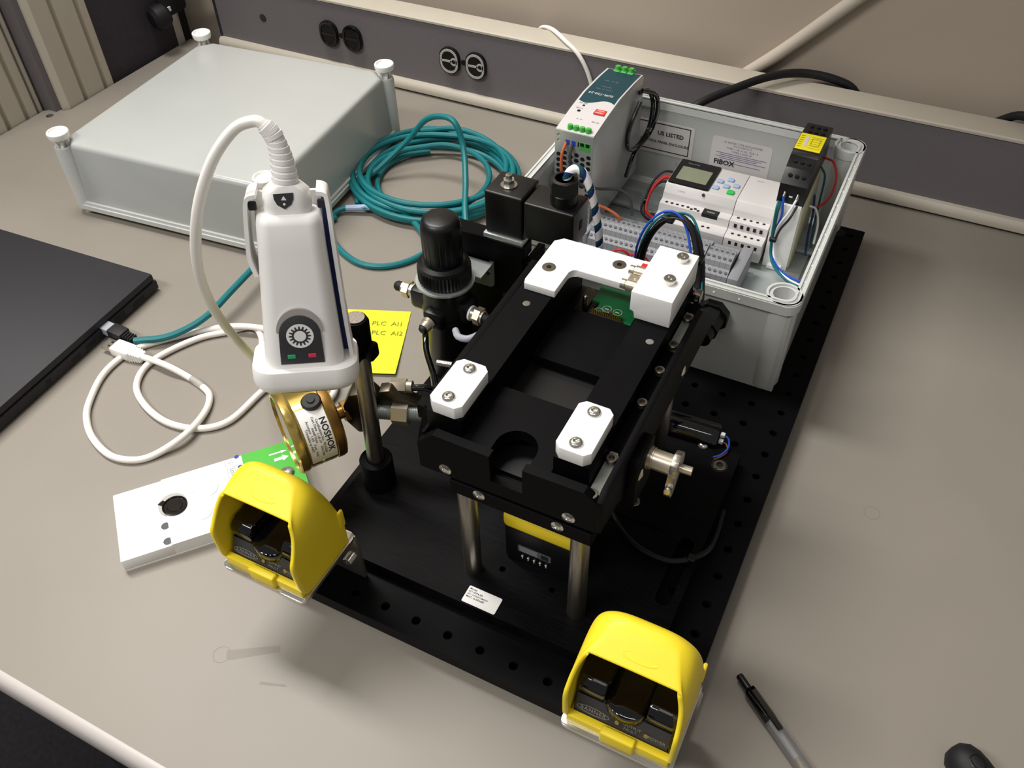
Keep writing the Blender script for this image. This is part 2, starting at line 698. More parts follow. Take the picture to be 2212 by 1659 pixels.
# ================================================================== breadboard
bb = thing('optical_breadboard', (152.4, 304.8, 0), 'black anodised breadboard with a grid of threaded holes carrying the test rig', 'breadboard')
b = B()
n = 16
for i in range(12):
    for j in range(24):
        cx, cy = 12.7 + 25.4 * i, 12.7 + 25.4 * j
        h = 12.7
        pts = []
        for k in range(n):
            a = 2 * PI * k / n
            c, s_ = math.cos(a), math.sin(a)
            m = h / max(abs(c), abs(s_))
            pts.append((cx + c * m, cy + s_ * m, ZB))
        for rr, z in ((3.4, ZB), (2.8, ZB - .8), (2.8, ZB - 9)):
            pts += [(cx + rr * math.cos(2 * PI * k / n), cy + rr * math.sin(2 * PI * k / n), z) for k in range(n)]
        fc = []
        for q in range(3):
            fc += [(q * n + k, q * n + (k + 1) % n, (q + 1) * n + (k + 1) % n, (q + 1) * n + k) for k in range(n)]
        fc.append(tuple(range(3 * n, 4 * n)))
        b._add(pts, fc)
b._add([(0, 0, ZB), (304.8, 0, ZB), (304.8, 609.6, ZB), (0, 609.6, ZB), (0, 0, 7.3), (304.8, 0, 7.3), (304.8, 609.6, 7.3), (0, 609.6, 7.3)],
       [(0, 4, 5, 1), (1, 5, 6, 2), (2, 6, 7, 3), (3, 7, 4, 0), (4, 7, 6, 5)])
bmesh.ops.remove_doubles(b.bm, verts=b.bm.verts, dist=.01)
obj('plate', b, 'black_anod', bb, smooth=0)
for x, y in ((30, 30), (275, 30), (30, 580), (275, 580)):
    b = B()
    b.cyl((x, y, 0), (x, y, 7.3), 14, 12)
    obj('foot', b, 'black_rubber', bb)
for x, y in ((279, 597), (25.4, 597)):
    b = B()
    b.lathe([(6.5, .05), (7.5, .05), (7.5, .12), (6.5, .12)], (x, y, ZB), n=24)
    obj('counterbore_ring', b, 'hole_dark', bb)

# ================================================================== test fixture
fx = thing('test_fixture', (168, 140, ZB), 'black anodised test fixture with white acetal blocks standing on four steel pillars', 'test fixture')
b = B()
slot = [(264.5 + 5.5 * math.cos(R(a)), 147 + 5.5 * math.sin(R(a))) for a in range(0, 181, 30)] + \
       [(264.5 + 5.5 * math.cos(R(a)), 97 + 5.5 * math.sin(R(a))) for a in range(180, 361, 30)]
b.plate([(12, 33), (276, 33), (276, 247), (12, 247)], ZB, ZP,
        holes=[slot, circ(153.6, 69.4, 2.4, 12), circ(192.5, 69.4, 2.4, 12)])
obj('base_plate', b, 'black_anod_brushed', fx, smooth=0)
for x, y in ((264, 228), (216, 166), (24, 228)):
    b = B()
    b.lathe([(5.6, .06), (6.4, .06), (6.4, .16), (5.6, .16)], (x, y, ZP), n=24)
    obj('counterbore_ring', b, 'hole_dark', fx)
    inst('screw', SCREW['bigcap'], fx, (x, y, ZP - 2.6))
b = B()
b.box(204, 246, 150, 186, ZP, ZP + 1.2)
obj('spacer_plate', b, 'black_anod', fx)
pil = B()
pil.lathe([(6.35, 0), (6.35, 96), (6, 96.8)], n=28)
pme = proto('pillar', pil, 'steel_brushed')
for x in (134.4, 214.3):
    for y in (61.4, 222):
        inst('pillar', pme, fx, (x, y, ZP))
b = B()
b.box(128, 224.5, 52, 236, 129.5, 141.5, .6, 1)
obj('lower_plate', b, 'black_anod', fx)
for x in (148.9, 202.3):
    inst('screw', SCREW['csk'], fx, (x, 51.95, 137), ROTF)
b = B()
b.box(112.2, 228, 52, 240, 154, 161)
b.box(140, 214, 60, 230, 141.5, 154)
obj('tray_base', b, 'black_anod', fx)
b = B()
fp = [(112.3, 153.5), (227.6, 154.5), (228, 181), (220, 187), (182.2, 186), (182, 165), (161.3, 165), (161, 187), (123.7, 187.4), (112.2, 176)]
b.plate(fp, 46, 52, axis='y')
obj('front_plate', b, 'black_anod', fx)
for x in (130.2, 211.6):
    inst('screw', SCREW['csk'], fx, (x, 45.95, 159), ROTF)
for x0, x1, hx in ((114, 138, 125.6), (196, 219, 212)):
    b = B()
    b.plate(rrect(x0, x1, 56.5, 236, 1.5, 2), 161, 195, holes=[circ(hx, 168, 2.4, 14)])
    obj('side_rail', b, 'black_anod', fx)
    inst('threaded_insert', SCREW['insert'], fx, (hx, 168, 194.95))
# nest floor with the thumb cut-out
cut = [(157, 54.5)] + [(170 - 13 * math.cos(R(a)), 63 + 13 * math.sin(R(a))) for a in range(0, 181, 15)] + [(183, 54.5)]
b = B()
b.plate([(138, 54.5)] + cut + [(196, 54.5), (196, 104.5), (138, 104.5)], 174, 182)
obj('nest_floor', b, 'black_anod', fx)
b = B()
b.plate(cham(139.5, 194.8, 147, 201.5, 1.2), 164, 172)
obj('nest_pad', b, 'black_anod', fx)
b = B()
b.box(138, 196, 57, 236, 161, 164)
obj('pocket_floor', b, 'black_plastic', fx)
# circuit board seen in the rear pocket
b = B()
b.plate([(153, 218), (159, 218), (159, 204.5), (156, 204.5), (156, 202), (187, 202), (187, 212), (195.5, 212), (195.5, 236), (153, 236)], 168.2, 169.8)
pcb = obj('circuit_board', b, 'pcb', fx, label='green circuit board')
b = B()
for k in range(17):
    for q in range(2):
        x = 157.7 + k * 1.34
        b.box(x, x + .65, 203.2 + q * 2.0, 204.4 + q * 2.0, 169.8, 173.2)
obj('connector_pins', b, 'gold', pcb, kind='stuff')
b = B()
b.box(156.5, 182.5, 201.6, 203.0, 169.8, 172)
obj('connector_shell', b, 'black_plastic', pcb)
for x, y in ((166, 213.5), (174, 213), (161.5, 209)):
    b = B()
    b.plate(circ(x, y, 3.3, 20), 169.8, 169.88, holes=[circ(x, y, 2.9, 20)])
    b.box(x - 1.6, x + 1.4, y - .8, y + .2, 169.8, 169.88)
    obj('silkscreen_ring', b, 'ink_pale', pcb)
b = B()
b.lathe([(1.7, 0), (1.7, 2.4), (1.2, 3), (.5, 3), (.5, 2), (0, 2)], (169, 208.5, 169.8), n=14)
obj('board_screw', b, 'chrome', pcb)
b = B()
b.lathe([(2.1, 0), (2.1, 14), (1.6, 16), (.6, 17.2), (0, 17.4)], (151.5, 208, 164), n=18)
obj('guide_pin', b, 'steel', fx)
b = B()
b.plate([(143, 206), (151, 206), (151, 231), (147, 235), (143, 233)], 164, 165.6)
obj('latch_strip', b, 'dark_steel', fx)
# white acetal pieces
bl = B()
bl.plate(cham(-10.8, 10.8, -19.6, 19.4, 3.6), 0, 9.2, bev=.35)
blme = proto('clamp_block', bl, 'acetal_white')
for cx in (126.3, 207):
    inst('clamp_block', blme, fx, (cx, 76.2, 195))
    for dy in (-12.7, 12.7):
        inst('screw', SCREW['button'], fx, (cx, 76.2 + dy, 204.2))
b = B()
inner = [(140 + 4.5 - 4.5 * math.cos(R(a)), 203.5 + 4.5 * math.sin(R(a))) for a in range(0, 91, 15)]
L = [(117.5, 181), (140, 181)] + inner + [(203, 208), (203, 237.5), (121.5, 237.5), (116.2, 232), (116.2, 185)]
b.plate(L, 195, 200.5, bev=.35)
obj('rear_stop', b, 'acetal_white', fx, label='white L-shaped plastic stop')
for p in ((125.6, 203), (168, 226)):
    inst('screw', SCREW['flat'], fx, (p[0], p[1], 200.5))
b = B()
b.plate([(191.2, 200.6), (194.5, 200.6), (194.5, 195), (218.6, 195), (218.6, 216), (191.2, 216)], 185, 238.5, axis='y', bev=.5)
obj('sensor_block', b, 'acetal_white', fx, label='tall white plastic block')
for y in (203.5, 229):
    inst('screw', SCREW['cap'], fx, (210, y, 216))
for y in (201.8, 217.6):
    b = B()
    b.lathe([(3.3, 0), (3.4, 3), (2.9, 3.2), (2.9, 3.8), (4.0, 4), (4.1, 16)], (178.5, y, 206), (1, 0, 0), 22)
    obj('plunger', b, 'nickel', fx)
b = B()
b.box(181, 192, 206, 213, 202, 207, .6, 1)
b.cyl((186, 209.5, 207), (186, 209.5, 208), 1.6, n=14)
obj('plunger_bracket', b, 'nickel', fx)
b = B()
b.box(184, 192, 222, 227, 201, 207, .5, 1)
obj('wire_splice', b, 'red_wire', fx)
# ledges, strips and side plates
for s_, x0, x1 in ((1, 219, 227), (-1, 112, 114)):
    b = B()
    b.box(x0, x1, 52, 234, 161, 179)
    obj('side_ledge', b, 'black_anod', fx)
for y0, y1 in ((50, 86), (182, 222)):
    b = B()
    b.plate([(220, y0 + 2), (222, y0), (226.6, y0), (226.6, y1 - 4), (224.5, y1), (220, y1)], 179, 180.2)
    obj('latch_strip', b, 'zinc', fx)
for y in (50.5, 79, 128, 159, 185, 214):
    inst('screw', SCREW['black'], fx, (223.3, y, 180))
side = [(45, 157), (45, 184), (51, 188.5), (216, 190.5), (221, 187), (262, 147), (117, 151), (112, 149), (78, 149), (70, 155)]
b = B()
b.plate(side, 228, 232, axis='x', bev=.4)
obj('side_plate', b, 'black_anod', fx)
b = B()
b.plate([(54, 157), (54, 166), (59, 175), (66, 186), (74, 190), (216, 192), (240, 160), (240, 154), (70, 155)], 106.5, 112, axis='x', bev=.4)
obj('side_plate', b, 'black_anod', fx)
b = B()
b.box(100.5, 106.5, 66, 74, 172, 184, .5, 1)
b.box(98, 112, 116, 150, 150, 170, 2)
obj('hinge_block', b, 'black_anod', fx)
b = B()
b.lathe([(2.2, 0), (2.2, 10), (1.8, 10.5)], (99, 112, 176), (-.9, -.2, 0), 14)
obj('hinge_pin', b, 'steel', fx)
b = B()
b.plate([(84, 136), (114, 136), (114, 174), (109, 177), (89, 177), (84, 172)], 232, 238, axis='x', bev=.5)
obj('bearing_block', b, 'black_anod', fx)
inst('screw', SCREW['csk'], fx, (232.6, 186, 161), ROTR)
inst('screw', SCREW['csk'], fx, (238.1, 92.5, 160), ROTR)
b = B()
b.lathe([(7.4, 0), (7.4, 1.2), (6.6, 1.4), (6.6, 2), (7, 2.2), (7, 3), (6.5, 3.2), (6.5, 16), (0, 16)], (238, 105, 163.5), (1, 0, 0), 28)
b.cyl((254, 105, 163.5), (265, 105.5, 163.5), 2.8, n=18)
obj('shaft', b, 'nickel', fx)
b = B()
outl = []
c0, c1 = (105.5, 164.5), (97, 150)
dx, dz = c1[0] - c0[0], c1[1] - c0[1]
a0 = math.degrees(math.atan2(dz, dx))
outl = [(c0[0] + 9 * math.cos(R(a0 + 45 + a)), c0[1] + 9 * math.sin(R(a0 + 45 + a))) for a in range(0, 271, 18)]
outl += [(c1[0] + 4.2 * math.cos(R(a0 - 90 + a)), c1[1] + 4.2 * math.sin(R(a0 - 90 + a))) for a in range(0, 181, 30)]
b.plate(outl, 253, 257.5, axis='x', bev=.4)
obj('clamp_arm', b, 'steel_brushed', fx)
b = B()
b.cyl((255.2, 93.6, 154), (255.2, 91.4, 154.6), 1.9, n=14)
obj('clamp_screw', b, 'chrome', fx)
# printed identification label
b = B()
b.plate(rrect(139.2, 165, 34.2, 47.6, 1), ZP, ZP + .15)
lb = obj('label_sticker', b, 'paper_white', fx, label='white printed label')
for k, s_ in enumerate(('Model:', '021-0094-BR', 'SN: 1X190477SM4207', 'MAC: 0x583d88')):
    text('lettering', s_, 2.1 if k != 2 else 1.75, frame((140.4, 45.6 - 2.15 * k, ZP + .15), (1, 0, 0), (0, 1, 0)), 'ink', lb, 'LEFT', bold=.03)

# ---- sensor module with the yellow top, below the fixture
t = thing('sensor_module', (177, 108, ZP), 'black module with yellow top and five status lights under the fixture', 'module')
b = B()
b.box(150, 204, 80, 136, ZP, 74, 3)
obj('housing', b, 'black_plastic', t)
b = B()
b.box(149.5, 204.5, 78.5, 137, 71.5, 86.5, 4, 3)
obj('top_cover', b, 'yellow_hood', t)
b = B()
b.plate(rrect(161, 186.5, 47.5, 54.5, 1), 79.7, 80, axis='y')
lb = obj('label_sticker', b, 'dark_label', t, label='grey printed label')
b = B()
for k in range(4):
    b.box(162.2, 176, 79.6, 79.7, 53.2 - k * 1.5 - .35, 53.2 - k * 1.5 + .35)
obj('lettering', b, 'ink_grey', lb)
b = B()
b.box(179, 184.5, 79.6, 79.7, 48.6, 53.4)
obj('printed_square', b, 'ink', lb)
for k in range(5):
    b = B()
    b.lathe([(.9, 0), (.8, .5), (0, .8)], (164.3 + k * 4.6, 80, 42), (0, -1, 0), 12)
    b.cyl((164.3 + k * 4.6, 80, 39.6), (164.3 + k * 4.6, 79.7, 39.6), .45, n=8)
    obj('status_light', b, 'ink_pale', t)

# ---- small motor lying on the breadboard right of the fixture
t = thing('gear_motor', (232, 254, ZB), 'small glossy black cylinder with white plug lying right of the fixture', 'motor')
b = B()
b.lathe([(0, 0), (11, 0), (12.5, 1.2), (12.5, 46), (11.5, 48), (0, 48)], (207, 252, 32.6), (1, .06, 0), 30)
obj('housing', b, 'black_gloss', t)
for y, z in ((253.5, 40), (250.5, 35.5)):
    b = B()
    b.box(256, 259.5, y - 1.8, y + 1.8, z - 1.6, z + 1.6, .3, 1)
    obj('connector', b, 'paper_white', t)
b = B()
b.tube([(259, 253.5, 40), (263, 252, 39), (265, 246, 36), (262, 238, 34.5), (257, 233, 34)], .8, 8)
obj('wire', b, 'blue_wire', t, label='blue wire')
b = B()
b.tube([(259, 250.5, 35.5), (263, 249, 35), (265.3, 243, 34.2), (262, 236, 33.8), (258, 231, 33.8)], .7, 8)
obj('wire', b, 'brown_wire', t, label='brown wire')
for p in ((246, 243, 36), (268, 240, 30)):
    inst('screw', SCREW['button'], t, (p[0], p[1], ZP if p[0] < 260 else ZB))
b = B()
b.tube([(196, 150, 60), (203, 146, 46), (212, 140, 37), (226, 130.5, 36), (243, 125.2, 36), (260, 126.2, 36), (273, 135, 36.5), (280, 150, 31), (281, 170, 24), (279, 195, 23)], 2.1, 10)
tag(obj('motor_cable', b, 'black_wire'), 'thin black cable curving across the slot of the base plate', 'cable')
b = B()
b.box(269, 275, 130.5, 137, 33.2, 39.6, .8, 1)
tag(obj('cable_tie_mount', b, 'black_plastic'), 'tiny black cable clip at the base plate right edge', 'clip')

# ================================================================== optical touch buttons
tb = thing('touch_button', (28, 0, ZB), 'yellow hooded touch button at the left front corner beside the white cartridge', 'button', 'yellow hooded touch buttons')
X0 = 28.0
br = B()
br.plate(rrect(X0 - 34, X0 + 34, -31.5, 29, 4, 6), 67.4, 70.2, bev=.5)
br.plate([(X0 - 33, ZB + .2), (X0 + 35.5, ZB + .2), (X0 + 35.5, 62), (X0 + 33, 68.2), (X0 - 33, 68.2)], 26, 28.5, axis='y')
obj('bracket', br, 'chrome', tb)
inst('bracket_bolt', SCREW['cap'], tb, (X0 + 25, 26, 38), ROTF)
# hood shell
b = B()
st = [
    [(33, -29, 70.4), (33, -29.6, 90), (33, -31, 107), (32.7, -27, 112), (31.6, -20.5, 124), (27.4, -15.5, 135)],
    [(33, -10, 70.4), (33, -10, 90), (33, -10, 110), (32.4, -10, 123), (29.2, -9.5, 134.5), (22.5, -8, 139.5)],
    [(33, 4, 70.4), (33, 4, 90), (33, 4, 112), (32.5, 4, 127), (28.6, 4, 140.5), (17.5, 4.5, 147)],
    [(33, 12, 70.4), (33, 12, 90), (33, 12, 109), (32.2, 12, 123), (28, 12, 136), (17, 12, 143.5)],
    [(33, 18, 70.4), (33, 18, 86), (33, 18, 100), (31.8, 18, 112), (27.5, 18, 123), (17, 18, 129)],
    [(33, 22, 70.4), (33, 22, 80), (33, 22, 90), (31.8, 22, 97), (27.5, 22, 103), (17, 22, 107)],
]
rings = []
for r_ in st:
    le = [(X0 - p[0], p[1], p[2]) for p in r_]
    ri = [(X0 + p[0], p[1], p[2]) for p in r_[::-1]]
    mid = [(X0 - r_[-1][0] * .34, r_[-1][1], r_[-1][2] + .4), (X0 + r_[-1][0] * .34, r_[-1][1], r_[-1][2] + .4)]
    rings.append(le + mid + ri)
b.loft(rings, cap=False, closed_ring=False)
back = rings[-1]
m = len(back)
for k in range(m // 2 - 1):
    b._add([back[k], back[k + 1], back[m - 2 - k], back[m - 1 - k]], [(0, 1, 2, 3)])
bmesh.ops.remove_doubles(b.bm, verts=b.bm.verts, dist=.01)
cl = b.bm.edges.layers.float.new('crease_edge')
key5 = {tuple(round(q, 2) for q in r_[k]) for r_ in rings for k in (5, 8)}
key0 = {tuple(round(q, 2) for q in r_[k]) for r_ in rings for k in (0, 13)}
keyb = {tuple(round(q, 2) for q in p) for p in rings[-1]}
for e in b.bm.edges:
    k0, k1 = (tuple(round(q, 2) for q in v_.co) for v_ in e.verts)
    if k0 in key5 and k1 in key5 and abs(e.verts[0].co.x - e.verts[1].co.x) < 15 and max(v_.co.y for v_ in e.verts) < 5:
        e[cl] = .8
    if k0 in keyb and k1 in keyb:
        e[cl] = .6
    if k0 in key0 and k1 in key0:
        e[cl] = 1.0
hood = obj('hood', b, 'yellow_hood', tb, smooth=60)
md = hood.modifiers.new('round', 'SUBSURF')
md.levels = md.render_levels = 3
md = hood.modifiers.new('wall', 'SOLIDIFY')
md.thickness = .0026
md.offset = -1
md.use_rim = True
b = B()
b.lathe([(1, 0), (1, .35), (.86, .45), (.8, .2), (0, .2)], (0, 0, 0), (0, 0, 1), 40)
for v in b.bm.verts:
    v.co = Vector((v.co.x * 10.5, v.co.y * 2.8, v.co.z))
Mo = frame((X0 + 1, -9, 138.9), (1, 0, 0), (0, 12, 6.5))
for v in b.bm.verts:
    v.co = Mo @ v.co
obj('embossed_badge', b, 'yellow_hood', tb, smooth=30)
for s_ in (1, -1):
    b = B()
    b.box(X0 + s_ * 32.4 - 1.3, X0 + s_ * 32.4 + 1.3, 17.5, 23, 90, 106, 1.2)
    obj('hinge_tab', b, 'yellow_hood', tb)
b = B()
b.box(X0 - 31, X0 + 31, -28.5, -23.5, 70.4, 79, 1, 2)
b.box(X0 - 31, X0 + 31, -24, 20, 70.3, 73, .5, 1)
obj('base_frame', b, 'yellow_hood', tb)
b = B()
b.box(X0 - 9.5, X0 + 11, -31.2, -25.5, 71, 82, 1.4, 3)
obj('latch', b, 'yellow_hood', tb)
# black button body
b = B()
b.plate([(-22.6, 73), (-22.4, 80), (-17.8, 92), (-12, 93), (16, 93), (18, 73)], X0 - 29, X0 + 29, axis='x', bev=1.2)
obj('button_body', b, 'black_gloss', tb)
b = B()
b.plate([(-23.2, 74.5), (-23.0, 80), (-18.6, 91.2), (-18.2, 91), (-22.6, 79.8), (-22.8, 74.5)], X0 - 28, X0 + 28, axis='x')
body = obj('front_panel', b, 'charcoal_panel', tb, label='dark grey sloping front panel')
for c in (-20.5, 20.5):
    b = B()
    prof = [(-18, 89)] + [(-11 - 7.5 * math.cos(R(a)), 97 + 7.5 * math.sin(R(a))) for a in range(0, 91, 15)] + [(15, 104.5), (15, 89)]
    b.plate(prof, X0 + c - 8.4, X0 + c + 8.4, axis='x', bev=1.6)
    obj('shoulder', b, 'black_gloss', tb)
b = B()
lip = [(-12.5 + 12.5 * math.cos(R(a)), -15 + 8.5 * math.sin(R(a))) for a in range(180, 361, 15)]
lip = [(X0 + p[0] + 12.5, p[1]) for p in lip]
b.plate(lip + [(X0 + 12.5, 15), (X0 - 12.5, 15)], 86, 96, bev=2.4)
obj('touch_pad', b, 'black_gloss', tb)
for c in (-12.2, 12.2):
    b = B()
    b.box(X0 + c - .5, X0 + c + .5, -10, 15, 94, 100, .4, 2)
    obj('guard_rib', b, 'black_gloss', tb)
Mp = frame((X0, -21.05, 85.6), (1, 0, 0), (0, 4.4, 11.2))
text('lettering', 'BANNER', 3.7, Mp @ Matrix.Translation((-17, -2.5, .25)), 'ink_grey', body, space=1.15)
text('lettering', 'OUTPUT', 2.7, Mp @ Matrix.Translation((6.5, -1.2, .25)), 'ink_grey', body)
text('lettering', 'FAULT', 2.7, Mp @ Matrix.Translation((5.8, -4.1, .25)), 'ink_grey', body)
text('lettering', 'POWER', 3.0, Mp @ Matrix.Translation((21.3, -2.6, .25)), 'ink_grey', body)
b = B(Mp)
b.plate([(p[0], p[1]) for p in [(-17 + 10 * math.cos(2 * PI * k / 32), -2.6 + 2.6 * math.sin(2 * PI * k / 32)) for k in range(32)]], .15, .3,
        holes=[[(-17 + 9.6 * math.cos(2 * PI * k / 32), -2.6 + 2.3 * math.sin(2 * PI * k / 32)) for k in range(32)]])
obj('logo_oval', b, 'ink_grey', body)
for x in (-2.4, 15.0):
    b = B(Mp)
    b.lathe([(1.4, .1), (1.3, .5), (0, .6)], (x, -2.6, 0), n=16)
    obj('indicator', b, 'led_amber', body)
tb2 = copy_tree(tb, None, (248, 2, 0))
tag(tb2, 'yellow hooded touch button at the right front corner beside the pen', 'button', 'yellow hooded touch buttons')

# ================================================================== scanner stand
t = thing('scanner_stand', (32.5, 98, ZB), 'steel rod in a black post holder carrying the scanner', 'stand')
b = B()
b.lathe([(12.6, 0), (12.6, 41), (12, 42), (7, 42), (6.6, 40), (6.6, 30), (0, 30)], (32.2, 97.6, ZB), n=32)
obj('post_holder', b, 'black_anod', t)
b = B()
b.cyl((32, 97.5, 52), (34, 102.6, 200), 6.35, n=28)
obj('rod', b, 'steel_brushed', t)
b = B()
b.lathe([(0, 0), (8.6, 0), (9, 1), (9, 26), (7.6, 29), (0, 30)], (33.5, 101.4, 170), (.014, .038, 1), 26)
b.box(26, 42, 82, 96, 172, 192, 2)
b.box(40, 46.5, 97, 107, 168, 180, 2)
obj('clamp', b, 'black_anod', t)
b = B()
b.cyl((34, 104, 186), (38, 66, 212), 4.5, n=16)
obj('arm', b, 'black_anod', t)

# ================================================================== barcode scanner
H0 = Vector((42.6, 40.9, 206))
T0 = Vector((35, 64, 302))
ax = (T0 - H0).normalized()
MS = frame_y(H0, (.8, .6, 0), ax)           # x: width, y: along the grip, z: towards the viewer
t = thing('barcode_scanner', (40, 45, 190), 'white handheld barcode scanner held upright with a sun emblem panel', 'scanner')


def rsec(w, th, y, zc=0, r=.45, n=8):
    p = []
    rr = min(w, th) * r
    for cx, cz, a in ((w / 2 - rr, th / 2 - rr, 0), (-w / 2 + rr, th / 2 - rr, 90), (-w / 2 + rr, -th / 2 + rr, 180), (w / 2 - rr, -th / 2 + rr, 270)):
        for k in range(n + 1):
            q = R(a + 90 * k / n)
            p.append((cx + rr * math.cos(q), y, cz + rr * math.sin(q) + zc))
    return p


b = B(MS)
secs = [(46.5, 24, 0, -2), (46, 26, 8, -2), (44, 25, 22, -2.5), (41.4, 24, 42, -3), (39, 23, 62, -3.4), (36.5, 22, 82, -3.8), (35, 21, 96, -4), (33.6, 19, 100, -4.4), (31, 15, 101.4, -5)]
b.loft([rsec(w, th, y, zc, .36) for w, th, y, zc in secs])
body = obj('grip', b, 'abs_white', t, smooth=50)
b = B(MS)
secs = [(52, 34, -4.6, -8), (57, 40, -3.6, -8), (60.5, 44, -1, -8), (61.5, 45, 2, -8), (61.5, 45, 7.6, -8), (60.5, 44, 10.5, -8), (57, 40, 11.5, -8)]
b.loft([rsec(w, th, y, zc, .3) for w, th, y, zc in secs])
obj('head_bumper', b, 'abs_white', t, smooth=50)
b = B(MS)
b.loft([rsec(48, 30, -7, -8, .3), rsec(52, 34, -4, -8, .3)])
obj('scan_window', b, 'black_gloss', t)
b = B(MS)
arch = [(-12.9, 14.5), (11.9, 14.5)] + [(-.5 + 11.6 * math.cos(R(a)), 33 + 12.4 * math.sin(R(a))) for a in range(0, 181, 12)]
b.plate(arch, 8.8, 10.9, bev=.3)
pn = obj('emblem_panel', b, 'charcoal_panel', t, label='dark arched panel')
b = B(MS)
arch2 = [(-.5 + 12.8 * math.cos(R(a)), 35 + 14.4 * math.sin(R(a))) for a in range(0, 181, 10)]
b.plate(arch2, 8.6, 10.4)
obj('button_rim', b, 'silver_label', t)
b = B(MS)
b.plate(circ(-.5, 32.5, 7.6, 36), 10.9, 11.0)
obj('emblem_disc', b, 'paper_white', pn)
b = B(MS)
star = []
for k in range(32):
    r_ = 6.2 if k % 2 == 0 else 4.4
    a = 2 * PI * k / 32
    w = .06 if k % 2 == 0 else .05
    star += [(-.5 + r_ * math.cos(a - w), 32.5 + r_ * math.sin(a - w)), (-.5 + r_ * math.cos(a + w), 32.5 + r_ * math.sin(a + w))]
b.plate(star, 11.0, 11.06, holes=[circ(-.5, 32.5, 3.4, 32)])
obj('emblem_sun', b, 'charcoal_panel', pn)
for x, m_ in ((-6.4, 'led_green'), (5.2, 'led_red')):
    b = B(MS)
    b.box(x - 2.2, x + 2.2, 18.2, 20.8, 10.4, 11.3, .3, 1)
    obj('indicator', b, m_, pn)
b = B(MS)
b.loft([rsec(25, 15, 99, -5, .45), rsec(26, 16, 106, -5, .45), rsec(24.5, 16, 113, -5, .45), rsec(17, 14, 116.5, -5, .48)])
nk = obj('neck', b, 'abs_white', t, smooth=50)
b = B(MS)
sh = [(-5.2, 113), (5.2, 113.4), (5.0, 110), (3.6, 107), (0, 104.6), (-3.6, 107), (-5.0, 110)]
b.plate([(p[0] - 1, p[1]) for p in sh], 2.2, 3.3)
obj('shield_emblem', b, 'charcoal_panel', nk)
b = B(MS)
b.plate([(-2.4, 109.6), (.4, 109.6), (-1, 112)], 3.3, 3.4)
b.plate(circ(-1, 107.4, .7, 12), 3.3, 3.4)
obj('emblem_mark', b, 'paper_white', nk)


# strain relief with its ribs
c0 = MS @ Vector((0, 115, -5))
rel = [MS @ Vector(p) for p in ((0, 112, -5), (.2, 122, -5), (-.6, 132, -5.3), (-3, 141, -5.6), (-7.5, 147, -6))]
P = spline(rel, 6)
b = B()
b.tube(P, 7.0, 14, 1, r_end=3.8)
rl = obj('strain_relief', b, 'abs_white', t, smooth=50)
N = len(P)
for k in range(2, N - 1, 2):
    tt = (P[min(k + 1, N - 1)] - P[k - 1]).normalized()
    rr = 7.0 + (3.8 - 7.0) * k / (N - 1) + .55
    b = B()
    b.lathe([(rr - 1.2, -1.3), (rr, -1.1), (rr, 1.1), (rr - 1.2, 1.3)], P[k], tt, 18)
    obj('rib', b, 'abs_white', rl, smooth=40)
# cradle around the scanner
b = B(MS)
b.plate([(-24, -4), (24, -4), (18.5, 108), (-18.5, 108)], -19, -16)
cr = obj('cradle_back', b, 'abs_white', t)
for s_ in (1, -1):
    b = B(MS)
    pts = [(27.5, 6), (24.8, 40), (22.4, 80), (21, 106), (19.5, 110.5), (15.5, 111.5)] if s_ > 0 else [(-20.5, 66), (-23, 76), (-22.8, 88), (-21.4, 106), (-19.5, 110.5), (-15.5, 111.5)]
    P2 = spline([(p[0], p[1], 0) for p in pts], 4)
    out, inn = [], []
    for i, p in enumerate(P2):
        q = P2[min(i + 1, len(P2) - 1)] - P2[max(i - 1, 0)]
        nn = Vector((q.y, -q.x, 0)).normalized() * 1.1
        out.append((p.x + nn.x, p.y + nn.y))
        inn.append((p.x - nn.x, p.y - nn.y))
    b.plate(out + inn[::-1], -19, 0 if s_ > 0 else 2)
    obj('cradle_rail', b, 'cream_metal' if False else 'abs_white', t, smooth=40)
    b = B(MS)
    b.box(s_ * 18 - 2.2, s_ * 18 + 2.2, 103, 108, -2.5, -.5, .6, 1)
    obj('cradle_peg', b, 'charcoal', t)
b = B(MS)
b.plate([(20.5, 4), (26, 4), (21.5, 104), (17.5, 104)], -17, -9)  # dark strip standing in for the shaded gap inside the right rail
obj('cradle_gap', b, 'navy', t)

# scanner lead: from the relief over and down to the bench, around, to the plug by the laptop
lead = [rel[-2], rel[-1],  (16.2, 74.1, 348.7), (7.0, 69.1, 344.4), (-2.0, 59.1, 331.4), (-9.2, 49.6, 312.4), (-15.3, 43.6, 290.4),
        (-23.6, 43.6, 262.0), (-35.3, 52.9, 226.3), (-48.8, 70.2, 184.5), (-59.8, 88.4, 145.1)]
lead += [(-144.6, 172.4, 14.0), (-116.5, 166.8, 5.0), (-79.8, 165.4, 5.0), (-79.0, 189.4, 5.0), (-111.6, 217.5, 5.0), (-149.5, 226.7, 9.0), (-185.5, 220.0, 10.0), (-208.9, 213.0, 9.0), (-231.5, 204.1, 5.0), (-256.1, 182.3, 3.5),
         (-279.2, 154.9, 3.2), (-286.5, 134.3, 3.2), (-284.9, 108.9, 3.2), (-272.7, 81.9, 3.2), (-259.0, 63.3, 3.2), (-236.5, 47.7, 3.2), (-208.6, 39.2, 3.2), (-187.4, 42.7, 3.2), (-173.5, 55.0, 3.2), (-160.7, 81.3, 8.2),
         (-166.1, 111.7, 4.0), (-175.6, 130.0, 3.2), (-188.0, 136.9, 3.2), (-209.9, 141.4, 3.4), (-231.4, 140.9, 8.5), (-252.3, 141.6, 7.5), (-269.2, 140.9, 6.5)]
b = B()
b.tube(lead, 3.1, 12, 6)
